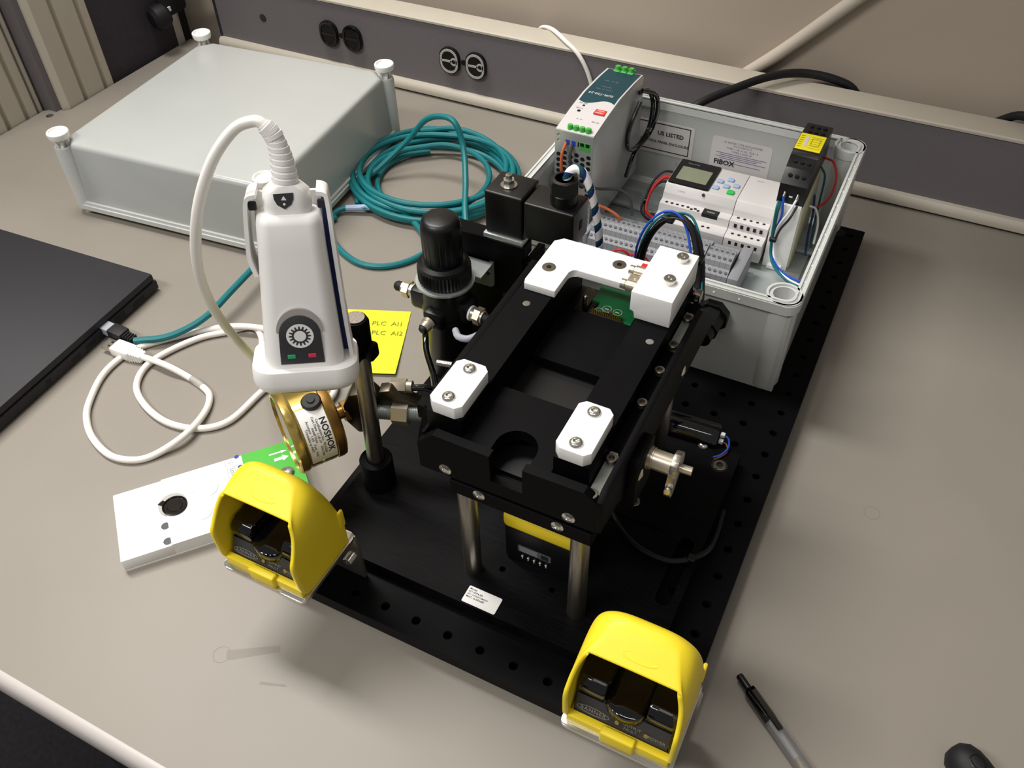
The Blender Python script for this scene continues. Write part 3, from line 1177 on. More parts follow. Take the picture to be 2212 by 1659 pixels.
ld = thing('usb_lead', (-150, 120, 0), 'long white usb lead looping from the scanner to a loose plug by the laptop', 'cable')
obj('cord', b, 'cable_white', ld)
lead2 = [(-155.6, 175.8, 11.0), (-177.0, 208.7, 7.0), (-201.0, 222.9, 3.4), (-218.4, 206.4, 3.4), (-237.2, 187.8, 3.4), (-252.4, 157.5, 3.4), (-256.0, 132.8, 3.4), (-244.0, 109.7, 3.4), (-217.4, 95.0, 3.4), (-187.0, 89.4, 3.4),
         (-158.2, 96.1, 3.4), (-140.3, 115.5, 3.4), (-137.3, 154.6, 3.4), (-133.1, 188.4, 3.4)]
b = B()
b.tube(lead2, 3.1, 12, 6)
obj('cord', b, 'cable_white', ld)
# usb plug
p0, p1 = Vector((-264.4, 141.7, 6.0)), Vector((-309.3, 140.7, 6.0))
d = (p1 - p0)
Mu = frame(p0, d, (-d.y, d.x, 0))
b = B(Mu)
b.loft([[(0 + i, y * (4.0 + i * .13), z * (3.4 + i * .1)) for y, z in ((-1, -1), (1, -1), (1, 1), (-1, 1))] for i in (0, 14)])
b.box(14, 35, -7.6, 7.6, -5, 5, 1.6, 2)
obj('plug_body', b, 'abs_white', ld)
for k in range(5):
    b = B(Mu)
    h = 4.6 + k * .45
    b.box(1 + k * 2.8, 2.6 + k * 2.8, -h - .8, h + .8, -h * .85, h * .85, .5, 1)
    obj('plug_rib', b, 'abs_white', ld)
b = B(Mu)
b.plate([(35, -6), (47, -6), (47, 6), (35, 6)], -2.2, 2.2, holes=[[(38, -3.6), (41, -3.6), (41, -1.4), (38, -1.4)], [(38, 1.4), (41, 1.4), (41, 3.6), (38, 3.6)]])
obj('plug_shell', b, 'chrome', ld)
# printed band on the lead
b = B()
b.tube([(-206.3, 141.1, 3.4), (-197.3, 139.6, 3.3), (-190.3, 137.8, 3.2)], 3.25, 12, 4)
obj('printed_band', b, 'silver_label', ld)

# ================================================================== pressure gauge and pipe fittings
g = Vector((-.56, -.83, 0)).normalized()
Cb = Vector((-1.0, 99.0, 93))
t = thing('pressure_gauge', (-10, 85, 68), 'round brass pressure gauge with a printed white label on its case', 'gauge')
b = B()
b.lathe([(0, 0), (26, 0), (29.8, 1.5), (30.6, 4), (30.6, 8), (29.8, 8.6)], Cb, g, 56)
obj('back_cover', b, 'brass_dark', t)
b = B()
b.lathe([(29.8, 8), (29.8, 29), (31.2, 30), (32, 32), (32, 36.5), (31, 37.6), (29, 37.6), (28.8, 36), (29.2, 24), (29.2, 8)], Cb, g, 56)
obj('case', b, 'brass', t)
b = B()
b.lathe([(29.1, 27), (29.1, 27.5), (0, 27.5)], Cb, g, 40)
dl = obj('dial', b, 'dial', t)
b = B()
b.lathe([(29, 35.2), (29, 36.4), (0, 36.4)], Cb, g, 40)
obj('lens', b, 'glass', t)
ge1 = Vector((0, 0, 1))
ge2 = g.cross(ge1)                     # horizontal tangent direction


def gpt(th, h, r=29.95):
    """point on the case: th = angle from top towards the viewer side, h = distance from the back"""
    return Cb + g * h + ge1 * (r * math.cos(th)) - ge2 * (r * math.sin(th))


side_ = 1 if (gpt(PI / 2, 10) - Vector((322, -231, 573))).length < (gpt(-PI / 2, 10) - Vector((322, -231, 573))).length else -1
ths = [side_ * R(a) for a in range(20, 111, 6)]
b = B()
pts, fc = [], []
for th in ths:
    for h in (9.2, 28.6):
        pts.append(gpt(th, h, 30.1))
for i in range(len(ths) - 1):
    fc.append((2 * i, 2 * i + 1, 2 * i + 3, 2 * i + 2))
b._add(pts, fc)
gl = obj('label_sticker', b, 'paper_white', t, smooth=60, label='white printed label')
b = B()
pts, fc = [], []
th2 = [side_ * R(a) for a in range(116, 140, 4)]
for th in th2:
    for h in (10, 30):
        pts.append(gpt(th, h, 30.1))
for i in range(len(th2) - 1):
    fc.append((2 * i, 2 * i + 1, 2 * i + 3, 2 * i + 2))
b._add(pts, fc)
gl2 = obj('label_sticker', b, 'silver_label', t, smooth=60, label='silver printed label')


def gwarp(th0, h0, r=30.22):
    # text x runs around the case (downwards on the viewer side), text y towards the back
    return lambda p: gpt(side_ * (th0 + p.x / r), h0 - p.y, r)


I4 = Matrix.Identity(4)
text('lettering', 'NOSHOK', 6.6, I4, 'ink', gl, warp=gwarp(R(66), 13.0), bold=.12)
for k, s_ in enumerate(('Certification No  90162265', 'Cert Date  1-18-19    Due Date', 'Install Date', 'Accuracy  1.6%   Tech  THH', 'Traceable to NIST')):
    text('lettering', s_, 2.55, I4, 'ink', gl, warp=gwarp(R(66 - (6 if k == 2 else 0)), 17.0 + k * 2.3), bold=.02)
for k, s_ in enumerate(('Ra', 'C/', 'Na', 'Pr')):
    text('lettering', s_, 3.4, I4, 'ink', gl2, warp=gwarp(R(128), 13 + k * 4.6), bold=.08)
b = B()
pc = gpt(side_ * R(14), 15, 28.6)
pd = (gpt(side_ * R(14), 15, 33) - pc).normalized()
b.lathe([(7.5, 0), (7.5, 2.4), (6.4, 3.4), (3, 3.4), (2.6, 4.4), (0, 4.4)], pc, pd, 24)
obj('fill_plug', b, 'black_rubber', t)
b = B()
pc = gpt(side_ * R(112), 20, 29.6)
b.lathe([(1.8, 0), (1.6, 1), (0, 1.3)], pc, (gpt(side_ * R(112), 20, 33) - pc).normalized(), 12)
obj('case_screw', b, 'brass', t)
b = B()
b.cyl(Cb - g * 1, Cb - g * 7, 5, n=18)
b.cyl(Cb - g * 7, Cb - g * 15, 8.6, n=6)
obj('hex_stem', b, 'brass_dark', t)

mdir = Vector((.94, .335, 0)).normalized()
t = thing('pipe_fitting', (40, 112, 90), 'dark metal elbow fitting with threaded stud behind the scanner rod', 'fitting')
b = B()
wp = [Vector((14, 112, 97)) + mdir * a for a in (-9, 9)]
c = Vector((15.5, 113.5, 99))
Mw = frame(c, mdir, (0, 0, 1))
b = B(Mw)
b.plate([(-12, 4), (-6, 16), (8, 20), (14, 12), (12, -8), (6, -22), (-4, -24), (-12, -12)], -8, 8, bev=1.5)
obj('elbow_body', b, 'dark_steel', t)
b = B()
pa, pb = Vector((28, 114, 97)), Vector((84, 132, 99))
dd = (pb - pa).normalized()
Ln = (pb - pa).length
prof = [(5.2, 0)]
h = 0
while h < Ln - 1.5:
    prof += [(6.4, h + .7), (5.3, h + 1.5)]
    h += 1.5
prof += [(5.2, Ln)]
b.lathe(prof, pa, dd, 20)
obj('threaded_stud', b, 'zinc', t, smooth=0)
b = B()
q = pa + dd * 13
b.cyl(q, q + dd * 12, 9.6, n=6, rot=R(12))
obj('hex_nut', b, 'nickel', t, smooth=0)
b = B()
Mb = frame((33, 122, 106), mdir, (0, 0, 1))
bb2 = B(Mb)
bb2.plate([(-8, -4), (-4, 10), (4, 12), (10, 8), (36, -6), (34, -12), (10, -2)], -5, 5, bev=1)
obj('arm', bb2, 'dark_steel', t)
b = B()
q = Vector((34, 128, 112))
b.cyl(q, q + Vector((11, 4, 1)), 6.2, n=6)
b.cyl(q + Vector((11, 4, 1)), q + Vector((15, 5.5, 1.3)), 4.8, n=18)
obj('tube_connector', b, 'nickel', t)

b = B()
b.tube([(49, 133, 113), (58, 138, 112), (66, 142, 106), (66, 146, 101), (58, 150, 98), (45, 167, 95), (28, 186, 94), (20, 198, 96), (16, 205, 101)], 2.6, 12)
tag(obj('air_tube', b, 'black_gloss'), 'glossy black air tube from the regulator down to the gauge fitting', 'tube')
b = B()
b.tube([(44, 206, 108), (52, 197, 112), (61.3, 195, 115), (67, 202, 115.5), (70.5, 212, 115.5), (73.5, 226, 116), (72, 242, 112)], 2.8, 12)
tag(obj('clear_air_tube', b, 'tube_clear'), 'milky air tube curving between the regulator and the fixture', 'tube')

# ================================================================== air regulator
t = thing('air_regulator', (20, 235, ZB), 'black air pressure regulator with fluted knob and nickel fittings', 'regulator')
cx, cy = 20, 235
b = B()
b.lathe([(0, 0), (13, 0), (17, 3), (18.5, 10), (19.5, 64), (20.5, 66), (20.5, 70), (18, 72)], (cx, cy, 28), n=36)
obj('bowl', b, 'black_plastic', t)
b = B()
b.lathe([(19, 0), (21, 1), (21, 10), (20, 14), (20, 30), (17, 32)], (cx, cy, 98), n=36)
b.box(cx - 30, cx + 25, cy - 11, cy + 9, 98, 118, 4)
b.box(cx - 9, cx + 9, cy - 26, cy + 9, 96, 114, 4)
obj('valve_body', b, 'black_plastic', t)
b = B()
n = 44
ring = []
pr = []
for k in range(n * 2):
    r_ = 21.6 if k % 2 else 20.4
    pr.append((cx + r_ * math.cos(PI * k / n), cy + r_ * math.sin(PI * k / n)))
b.plate(pr, 133.6, 146)
b.lathe([(20.6, 146), (20.2, 149), (17, 151), (16.4, 151)], (cx, cy, 0), n=44)
obj('lock_ring', b, 'black_plastic', t, smooth=20)
b = B()
b.lathe([(14.6, 0), (14.9, 2), (15.6, 4), (15.9, 30), (15.4, 35), (13.8, 38.6), (11, 40), (0, 40.4)], (cx, cy, 150), n=40)
kn = obj('knob', b, 'black_plastic', t, smooth=50)
fl = B()
fl.cyl((0, 0, 3), (0, 0, 31), .32, n=6)
fme = proto('flute', fl, 'black_plastic')
for k in range(22):
    a = 2 * PI * k / 22
    inst('flute', fme, kn, (cx + 15.6 * math.cos(a), cy + 15.6 * math.sin(a), 150))
b = B()
b.plate([(cx + 24 * math.cos(R(a)), cy + 24 * math.sin(R(a))) for a in range(150, 391, 12)] + [(46, 247), (46, 270), (5, 270), (-1, 250)], 130, 131.8)
b.plate(rrect(6, 46, 106, 131.8, 4), 268.2, 270, axis='y')
obj('bracket', b, 'zinc', t)
b = B()
b.cyl((41, 268.3, 121), (41, 267, 121), 2.2, n=14)
obj('bracket_screw', b, 'chrome', t)


def fitting(p, d, name='fitting', cap=True):
    p, d = Vector(p), Vector(d).normalized()
    b = B()
    b.lathe([(6.5, 0), (6.5, 1.6), (5.8, 1.6)], p, d, 22)
    w = obj('seal_ring', b, 'paper_white', t)
    b = B()
    b.cyl(p + d * 1.6, p + d * 5, 5.8, n=22)
    b.cyl(p + d * 5, p + d * 10.5, 7.6, n=6)
    b.cyl(p + d * 10.5, p + d * 12.5, 5.6, n=22)
    obj('hex_fitting', b, 'nickel', t, smooth=30)
    if cap:
        b = B()
        b.lathe([(4.4, 12.5), (4.4, 18), (3, 20), (0, 20.4)], p, d, 20)
        obj('end_plug', b, 'black_rubber', t)


fitting((cx - 30, cy, 107), (-1, 0, 0))
fitting((cx + 25, cy - 5, 108), (1, -.1, 0))
b = B()
p = Vector((cx - 2, cy - 26, 104))
d = Vector((-.15, -1, -.12)).normalized()
b.cyl(p, p + d * 3, 6, n=22)
b.cyl(p + d * 3, p + d * 8, 5, 4.6, n=22)
obj('hex_fitting', b, 'nickel', t)
b = B()
b.cyl(p + d * 8, p + d * 10.5, 4.2, 3, n=20)
obj('end_plug', b, 'black_rubber', t)
b = B()
b.cyl((cx + 42, cy - 6.6, 108), (cx + 52, cy - 7.6, 107.5), 4.4, 3.2, n=16)
obj('outlet_tube', b, 'black_rubber', t)

# ================================================================== valve stand and solenoid valve
t = thing('valve_stand', (46, 276, ZB), 'black upright plate carrying the solenoid valve and regulator bracket', 'stand')
b = B()
b.box(-2, 72, 270, 281, ZB, 150, .6, 1)
b.box(-2, 74, 268, 283, 143, 156, .8, 1)
obj('upright_plate', b, 'black_anod', t)
b = B()
b.box(72, 78, 272, 300, ZB, 140, .6, 1)
obj('rib', b, 'black_anod', t)
for z in (62, 100):
    b = B()
    b.cyl((56, 270, z), (56, 269.5, z), 3.2, n=14)
    obj('tapped_hole', b, 'hole_dark', t)

t = thing('solenoid_valve', (76, 286, 156), 'black solenoid valve with cable gland in front of the open box', 'valve')
b = B()
b.box(38, 73, 268, 304, 156, 160.5, 1)
obj('base_plate', b, 'zinc', t)
b = B()
b.box(39.3, 72, 270, 301, 160.5, 198.5, 1.6, 3)
obj('coil', b, 'black_plastic', t)
b = B()
b.box(73, 114.5, 270, 299, 164, 196.5, 1.4, 3)
obj('connector_housing', b, 'black_plastic', t)
b = B()
b.lathe([(10.5, 0), (10.5, 9), (10, 9.6)], (100.3, 284, 196.5), n=30)
b.cyl((100.3, 284, 206), (100.3, 284, 217), 11.2, n=6)
b.lathe([(9.6, 217), (7.2, 217.6), (6.6, 216), (6.6, 211), (0, 211)], (100.3, 284, 0), n=24)
obj('cable_gland', b, 'black_plastic', t, smooth=30)
b = B()
b.lathe([(6.6, 0), (6.6, .9), (4.4, 1)], (54, 284, 198.5), n=26)
obj('washer', b, 'steel', t)
b = B()
b.cyl((54, 284, 199.4), (54, 284, 204), 4.6, n=6)
b.lathe([(2.6, 204), (2.6, 208), (1.8, 208.6), (1.6, 206.5), (0, 206.5)], (54, 284, 0), n=18)
obj('coil_nut', b, 'chrome', t, smooth=30)
b = B()
b.box(112.5, 115, 282, 287, 176, 184, .4, 1)
obj('screw_recess', b, 'hole_dark', t)

# wrapped cable of the valve
sp = [(100.3, 284, 208), (101.5, 284.5, 217), (104.5, 285.5, 223.5), (109.5, 286.5, 226), (114.5, 287, 222), (119.5, 287.3, 212), (124.5, 287.8, 194), (127.6, 288.6, 176), (128.5, 291, 158), (127, 297, 140), (120, 310, 118), (112, 330, 100)]
t = thing('wrapped_cable', (110, 286, 100), 'white cable with navy and teal spiral stripes rising from the solenoid valve', 'cable')
SP = spline(sp, 10)
NS = 20
rg, up, L_ = [], None, 0
for i, p in enumerate(SP):
    tt = (SP[min(i + 1, len(SP) - 1)] - SP[max(i - 1, 0)]).normalized()
    if up is None:
        up = tt.orthogonal().normalized()
    up = (up - tt * up.dot(tt)).normalized()
    bn = tt.cross(up)
    if i:
        L_ += (SP[i] - SP[i - 1]).length
    a = L_ / 15.0 * 2 * PI
    rg.append([(p, up * math.cos(a + 2 * PI * k / NS) + bn * math.sin(a + 2 * PI * k / NS)) for k in range(NS + 1)])
for nm, m_, k0, k1, r_ in (('white_wrap', 'paper_white', 0, 11, 3.3), ('navy_strand', 'navy', 11, 16, 3.0), ('teal_strand', 'dark_teal', 16, 20, 3.0)):
    b = B()
    b.loft([[q[0] + q[1] * r_ for q in row[k0:k1 + 1]] + [q[0] + q[1] * (r_ - 1.2) for q in row[k0:k1 + 1][::-1]] for row in rg])
    obj(nm, b, m_, t, smooth=50)

# ================================================================== open enclosure base
ex = thing('electrical_enclosure', (142, 474, ZB), 'open light grey electrical box base full of control gear on the breadboard', 'enclosure')
x0, x1, y0, y1, zt = 2, 282, 334, 614, 118
b = B()
b.box(x0 + 4, x1 - 4, y0 + 4, y1 - 4, ZB, ZB + 3)
obj('bottom', b, 'box_grey', ex)
for nm, a in (('wall_front', (x0 + 4, x1 - 4, y0 + 3.6, y0 + 6.8)), ('wall_rear', (x0 + 4, x1 - 4, y1 - 6.8, y1 - 3.6)),
              ('wall_left', (x0 + 3.6, x0 + 6.8, y0 + 4, y1 - 4)), ('wall_right', (x1 - 6.8, x1 - 3.6, y0 + 4, y1 - 4))):
    b = B()
    b.box(a[0], a[1], a[2], a[3], ZB, zt - 1, .4, 1)
    obj('side_wall', b, 'box_grey', ex)
b = B()
outer = rrect(x0, x1, y0, y1, 12, 6)
innr = rrect(x0 + 7.5, x1 - 7.5, y0 + 7.5, y1 - 7.5, 8, 6)
b.plate(outer, zt - 10, zt - 1.2, holes=[innr])
o2 = rrect(x0 + .6, x1 - .6, y0 + .6, y1 - .6, 12, 6)
i2 = rrect(x0 + 2.4, x1 - 2.4, y0 + 2.4, y1 - 2.4, 11, 6)
b.plate(o2, zt - 2, zt, holes=[i2])
o2 = rrect(x0 + 5.4, x1 - 5.4, y0 + 5.4, y1 - 5.4, 9, 6)
i2 = rrect(x0 + 7.5, x1 - 7.5, y0 + 7.5, y1 - 7.5, 8, 6)
b.plate(o2, zt - 2, zt, holes=[i2])
obj('rim', b, 'box_grey_rim', ex, smooth=30)
for sx, sy in ((x0 + 15, y0 + 15), (x1 - 15, y0 + 15), (x0 + 15, y1 - 15), (x1 - 15, y1 - 15)):
    b = B()
    b.lathe([(11.5, ZB), (13.2, ZB + 4), (13.6, zt - 10), (14.6, zt - 9), (14.6, zt), (12.6, zt), (12.4, zt - 2), (10.4, zt - 2), (10.2, zt - .6), (9.2, zt - .6), (8.8, zt - 14), (0, zt - 14)], (sx, sy, 0), n=32)
    obj('corner_boss', b, 'box_grey_rim', ex)
b = B()
b.plate(cham(22, 262, 362, 588, 10), 26, 27.6)
obj('mounting_panel', b, 'galvanised', ex)
for y, xa, xb in ((546, 14, 270), (455, 44, 222)):
    b = B()
    b.plate([(y - 17.5, 34), (y - 12.5, 34), (y - 12.5, 28), (y + 12.5, 28), (y + 12.5, 34), (y + 17.5, 34), (y + 17.5, 35.2), (y + 11.3, 35.2), (y + 11.3, 29.2), (y - 11.3, 29.2), (y - 11.3, 35.2), (y - 17.5, 35.2)], xa, xb, axis='x')
    obj('din_rail', b, 'galvanised', ex, smooth=0)
# nibs along the rim
nib = B()
nib.lathe([(.9, 0), (.7, .5), (0, .7)], n=8)
nme = proto('rim_nib', nib, 'abs_white')
for k in range(9):
    inst('rim_nib', nme, ex, (x1 - 3.9, 372 + k * 24, zt - 1.2))
for k in range(4):
    inst('rim_nib', nme, ex, (172 + k * 21, y0 - .1, zt - 6), ROTF)
# stickers inside the rear wall
yb = y1 - 6.9
b = B()
b.plate([(22, 56), (110, 56), (110, 94), (22, 94)], yb - .2, yb, axis='y')
s1 = obj('label_sticker', b, 'plc_white', ex, label='white sticker with a black frame')
b = B()
b.plate([(24, 59.5), (106, 59.5), (106, 92), (24, 92)], yb - .3, yb - .2, holes=[[(25, 60.5), (105, 60.5), (105, 91), (25, 91)]], axis='y')
obj('frame_line', b, 'ink', s1)
Mt = frame((0, yb - .3, 0), (1, 0, 0), (0, 0, 1))
text('lettering', 'US LISTED', 6.6, Mt @ Matrix.Translation((84, 80.5, 0)), 'ink', s1, bold=.18)
text('lettering', 'INDUSTRIAL CONTROL PANEL ENCLOSURE', 4.0, Mt @ Matrix.Translation((66, 70, 0)), 'ink', s1, bold=.1)
b = B()
b.plate(rrect(130, 194, 54, 92, 3), yb - .2, yb, axis='y')
s2 = obj('label_sticker', b, 'plc_white', ex, label='white sticker with small violet print')
for k, (s_, z) in enumerate((('UL RATED TYPE ENCLOSURES', 87.5), ('POLYCARBONATE', 84.5), ('TYPE 1, 3R, 4, 4X, 12 & 13', 81), ('TYPES 6 AND 6P', 77.5))):
    text('lettering', s_, 3.1 if k != 1 else 2.4, Mt @ Matrix.Translation((163, z, 0)), 'ink_violet', s2)
b = B()
for k, z in enumerate((74.5, 72.4, 70.3, 68.2, 64)):
    b.box(136 + k % 2 * 4, 190 - k % 3 * 5, yb - .3, yb - .2, z - .35, z + .35)
obj('fine_print', b, 'ink_violet', s2)
text('lettering', 'FIBOX', 8, Mt @ Matrix.Translation((146, 63, 0)), 'ink', s2, bold=.25)
b = B()
for k in range(6):
    a = 2 * PI * k / 6
    b.plate(circ(96 + 2.2 * math.cos(a), 47 + 2.2 * math.sin(a), .7, 8), yb - .25, yb, axis='y')
obj('moulded_mark', b, 'ink_grey', ex)
# gland on the front wall
b = B()
b.cyl((216, 338, 88), (216, 330, 88), 14.5, n=8, rot=R(22))
b.cyl((216, 331, 88), (216, 315, 86), 12, 11, n=8, rot=R(10))
b.cyl((216, 315, 86), (215, 306, 85), 9, n=24)
obj('cable_gland', b, 'black_plastic', ex, smooth=20)

# ---- power supply
t = thing('power_supply', (35, 522, 35), 'tall metal DIN rail power supply with dark teal printed front', 'power supply')
b = B()
sidep = [(456, 42), (588, 42), (588, 148), (583, 153.4), (560, 155.6), (520, 157.2), (490, 154.6), (456, 150)]
b.plate(sidep, 15.4, 54.6, axis='x', bev=.3)
obj('case', b, 'psu_metal', t)
# printed front as strips following the curved top
def topz(y):
    q = [(456, 150), (490, 154.6), (520, 157.2), (560, 155.6), (583, 153.4), (588, 148)]
    for (a, za), (c, zc) in zip(q, q[1:]):
        if a <= y <= c:
            return za + (zc - za) * (y - a) / (c - a)
    return 150


def strip(b, xs, ya, yb_, dz, n=14, wave=None):
    pts, fc = [], []
    for i in range(n + 1):
        f = i / n
        for x in xs:
            a = ya + (wave(x) if wave else 0)
            y = a + (yb_ - a) * f
            pts.append((x, y, topz(y) + dz))
    m = len(xs)
    for i in range(n):
        for j in range(m - 1):
            fc.append((i * m + j, i * m + j + 1, (i + 1) * m + j + 1, (i + 1) * m + j))
    b._add(pts, fc)


b = B()
strip(b, [15.6 + i * 3.88 for i in range(11)], 456.4, 583, .15)
fp_ = obj('front_panel', b, 'plc_white', t, smooth=60)
b = B()
strip(b, [17.5 + i * 2.95 for i in range(13)], 507, 582, .3, wave=lambda x: 4.5 * math.sin((x - 35) / 18 * PI * .9) - 0)
obj('teal_print', b, 'teal_label', fp_, smooth=60)
Mtop = frame((0, 0, 157.6), (-1, 0, 0), (0, -1, 0))


def ptext(s, size, x, y, m_, bold=0):
    z = topz(y) + .45
    sl = (topz(y + 4) - topz(y - 4)) / 8
    return text('lettering', s, size, frame((x, y, z), (-1, 0, 0), (0, -1, -sl)), m_, fp_, bold=bold)


ptext('SDR-120-24', 5.2, 34, 521, 'ink_pale', .06)
ptext('24V DC  5A  120W', 2.2, 33, 532, 'ink_grey')
ptext('100-240VAC', 2.2, 33, 538, 'ink_grey')
ptext('CE  UL  TUV', 2.8, 33, 552, 'ink_grey')
ptext('DC OK', 2.6, 24, 501, 'ink')
ptext('Vo ADJ', 2.2, 24, 492, 'ink')
ptext('+V  -V', 2.4, 31, 476, 'ink')
ptext('DC OK', 2.4, 47, 476, 'ink')
b = B()
b.plate([(40, 487), (51, 487), (51, 496), (40, 496)], topz(492) + .2, topz(492) + .9)
lg = obj('red_badge', b, 'red_logo', fp_)
text('lettering', 'MEAN', 3.0, frame((45.5, 489.6, topz(492) + 1.0), (-1, 0, 0), (0, -1, 0)), 'plc_white', lg, bold=.1)
text('lettering', 'WELL', 3.0, frame((45.5, 493.4, topz(492) + 1.0), (-1, 0, 0), (0, -1, 0)), 'plc_white', lg, bold=.1)
for (x, y, r_) in ((26, 497.5, 1.3), (25, 488, 1.7)):
    b = B()
    b.cyl((x, y, topz(y)), (x, y, topz(y) + .5), r_, n=14)
    obj('adjuster', b, 'hole_dark', fp_)
for k in range(4):
    x = 28.5 + k * 6.2
    b = B()
    b.box(x - 3.1, x + 3.1, 455.2, 466, 143, 149.6, .5, 1)
    b.cyl((x, 460, 149), (x, 460.6, 154.6), 2.9, 2.6, n=16)
    tm = obj('terminal', b, 'green_term', t)
    b = B()
    b.box(x - 2.1, x + 2.1, 454.9, 455.4, 136.5, 141.5)
    obj('wire_entry', b, 'blue_ferrule' if k < 2 else 'hole_dark', tm)
b = B()
b.box(40.3, 52, 454.8, 455.6, 133, 142)
tf_ = obj('terminal_face', b, 'green_term', t)
for x in (43.4, 49):
    b = B()
    b.box(x - 1.9, x + 1.9, 454.5, 454.9, 138, 141.4)
    obj('wire_entry', b, 'hole_dark', tf_)
for k in range(3):
    x = 27 + k * 7.4
    b = B()
    b.cyl((x, 583, 151), (x, 583.6, 158), 3, 2.7, n=16)
    b.box(x - 3.3, x + 3.3, 578, 589, 146, 154.6, .5, 1)
    obj('terminal', b, 'green_term', t)
# perforated near face
hx = []
for i in range(6):
    for j in range(13):
        x = 19.5 + i * 6.2
        z = 52 + j * 6.0 + (3 if i % 2 else 0)
        if j in (5, 6) and 1 < i < 5:
            continue
        if z < 128 and (x, z) not in ((0, 0),):
            hx.append(circ(x, z, 2.65, 6))
hx += [circ(19.5, 139, 1.9, 8), circ(19.5, 144.5, 1.9, 8)]
b = B()
b.plate([(15.4, 42), (54.6, 42), (54.6, 149.6), (15.4, 149.6)], 455.0, 455.9, holes=hx, axis='y')
obj('vent_plate', b, 'psu_metal', t, smooth=0)
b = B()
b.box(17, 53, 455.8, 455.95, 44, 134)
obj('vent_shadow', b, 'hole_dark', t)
b = B()
b.tube([(27.5, 454, 139), (26.5, 447, 130), (28, 444, 112), (34, 445, 98), (46, 449, 88), (60, 453, 80), (72, 456, 76), (84, 456, 71), (88, 456, 64)], 1.5, 9)
obj('wire', b, 'orange_wire', t, label='orange wire')
b = B()
b.tube([(33.8, 454, 138), (34, 449, 128), (37, 448, 112), (46, 452, 98), (60, 462, 92), (78, 472, 90), (90, 472, 82), (95, 467, 68)], 1.4, 9)
obj('wire', b, 'grey_wire', t, label='dark grey wire')
b = B()
b.tube([(56, 572, 140), (62, 584, 138), (66, 590, 120), (66, 582, 96), (62, 560, 86), (58, 545, 92), (57, 548, 112), (60, 566, 134)], 2.3, 9)
b.tube([(58, 574, 142), (68, 590, 132), (71, 592, 112), (68, 580, 92), (62, 556, 82), (60, 540, 60)], 2.3, 9)
obj('coiled_lead', b, 'black_gloss', t, label='coiled black lead')

# ---- programmable controller and its extension
def controller(xa, xb, name, label):
    t = thing(name, ((xa + xb) / 2, 545, 35), label, 'controller')
    pr = [(489, 35), (489, 55), (491, 57), (502, 57), (503, 66), (512, 66), (514, 72), (519, 79.4), (521, 80), (567, 80), (570, 76), (578, 68), (590, 66), (591, 57), (600, 56), (600, 35)]
    b = B()
    b.plate(pr, xa, xb, axis='x', bev=.35)
    obj('housing', b, 'plc_white', t)
    return t


pl = controller(110.5, 183, 'logic_controller', 'pale grey logic controller with small display and blue keys')
b = B()
b.plate(rrect(111.5, 153.5, 520.5, 566.5, 1.5, 3), 80, 81.6)
ds = obj('display_bezel', b, 'black_plastic', pl, label='black display bezel')
b = B()
b.plate(rrect(117, 148.5, 528, 553, .8, 3), 81.6, 81.9)
obj('screen', b, 'lcd', ds)
text('lettering', 'Smart Relay', 2.6, frame((126, 560.5, 81.65), (1, 0, 0), (0, 1, 0)), 'ink_grey', ds)
key = B()
key.plate(rrect(-3.3, 3.3, -3.0, 3.0, 1.4, 4), 0, 1.6, bev=.4)
kme = proto('key', key, 'blue_key')
for x, y in ((159.5, 543), (168.5, 549.5), (176.5, 541), (167.5, 536.5), (158.5, 530)):
    inst('key', kme, pl, (x, y, 80))
key = B()
key.plate(rrect(-3.6, 3.6, -3.4, 3.4, 1.4, 4), 0, 1.8, bev=.4)
gme = proto('green_key', key, 'green_key')
inst('key', gme, pl, (174.5, 527.5, 80))
b = B()
b.box(155, 171, 502.6, 512, 58, 66.4)
pt = obj('port_opening', b, 'hole_dark', pl)
b = B()
b.box(159, 167, 506, 508, 66.2, 66.6)
obj('port_contacts', b, 'steel', pt)
hole = B()
hole.lathe([(1.6, .1), (1.3, .12), (1.1, .05), (0, .05)], n=12)
hme = proto('screw_hole', hole, 'hole_dark')
for k in range(5):
    inst('screw_hole', hme, pl, (117 + k * 5.6, 507, 66))
for x, y in ((147, 507), (150.5, 505), (143.5, 505), (160, 494.5), (165.5, 494.5)):
    inst('screw_hole', hme, pl, (x, y, 66 if y > 500 else 57))
b = B()
b.cyl((150.5, 517, 77.2), (150.5, 516.6, 77.7), 1.6, n=14)
obj('reset_hole', b, 'hole_dark', pl)
text('lettering', '12-24VDC', 1.8, frame((128, 516, 76.1), (1, 0, 0), (0, 5, 7)), 'ink_grey', pl)
xp = controller(183.6, 221.5, 'expansion_module', 'pale grey expansion module with rows of square wire entries beside the relay')
for r_, (y, z) in enumerate(((510.5, 66), (495.5, 57))):
    for k in range(5):
        inst('screw_hole', hme, xp, (190 + k * 6.4, y, z))
for y, z in ((489, 50.5), (502, 62)):
    for k in range(5):
        b = B()
        b.box(188.6 + k * 6.4, 191.4 + k * 6.4, y - .15, y + .4, z - 2, z + 2)
        obj('wire_entry', b, 'hole_dark', xp)
text('lettering', 'SPARE', 2.6, frame((196, 560, 80.05), (1, 0, 0), (0, 1, 0)), 'ink_grey', xp)
b = B()
b.tube([(111, 545, 70), (101, 541, 70), (94, 532, 62), (92, 522, 50), (96, 512, 44), (112, 500, 46), (124, 492, 50)], 1.5, 9)
b.tube([(111, 549, 69), (100, 545, 69), (92.5, 535, 60), (90.5, 524, 49)], 1.5, 9)
obj('wire', b, 'red_wire', pl, label='red wires')
b = B()
b.tube([(111, 553, 72), (98, 549, 72), (90, 538, 62), (88.5, 524, 48), (93, 512, 41)], 1.2, 9)
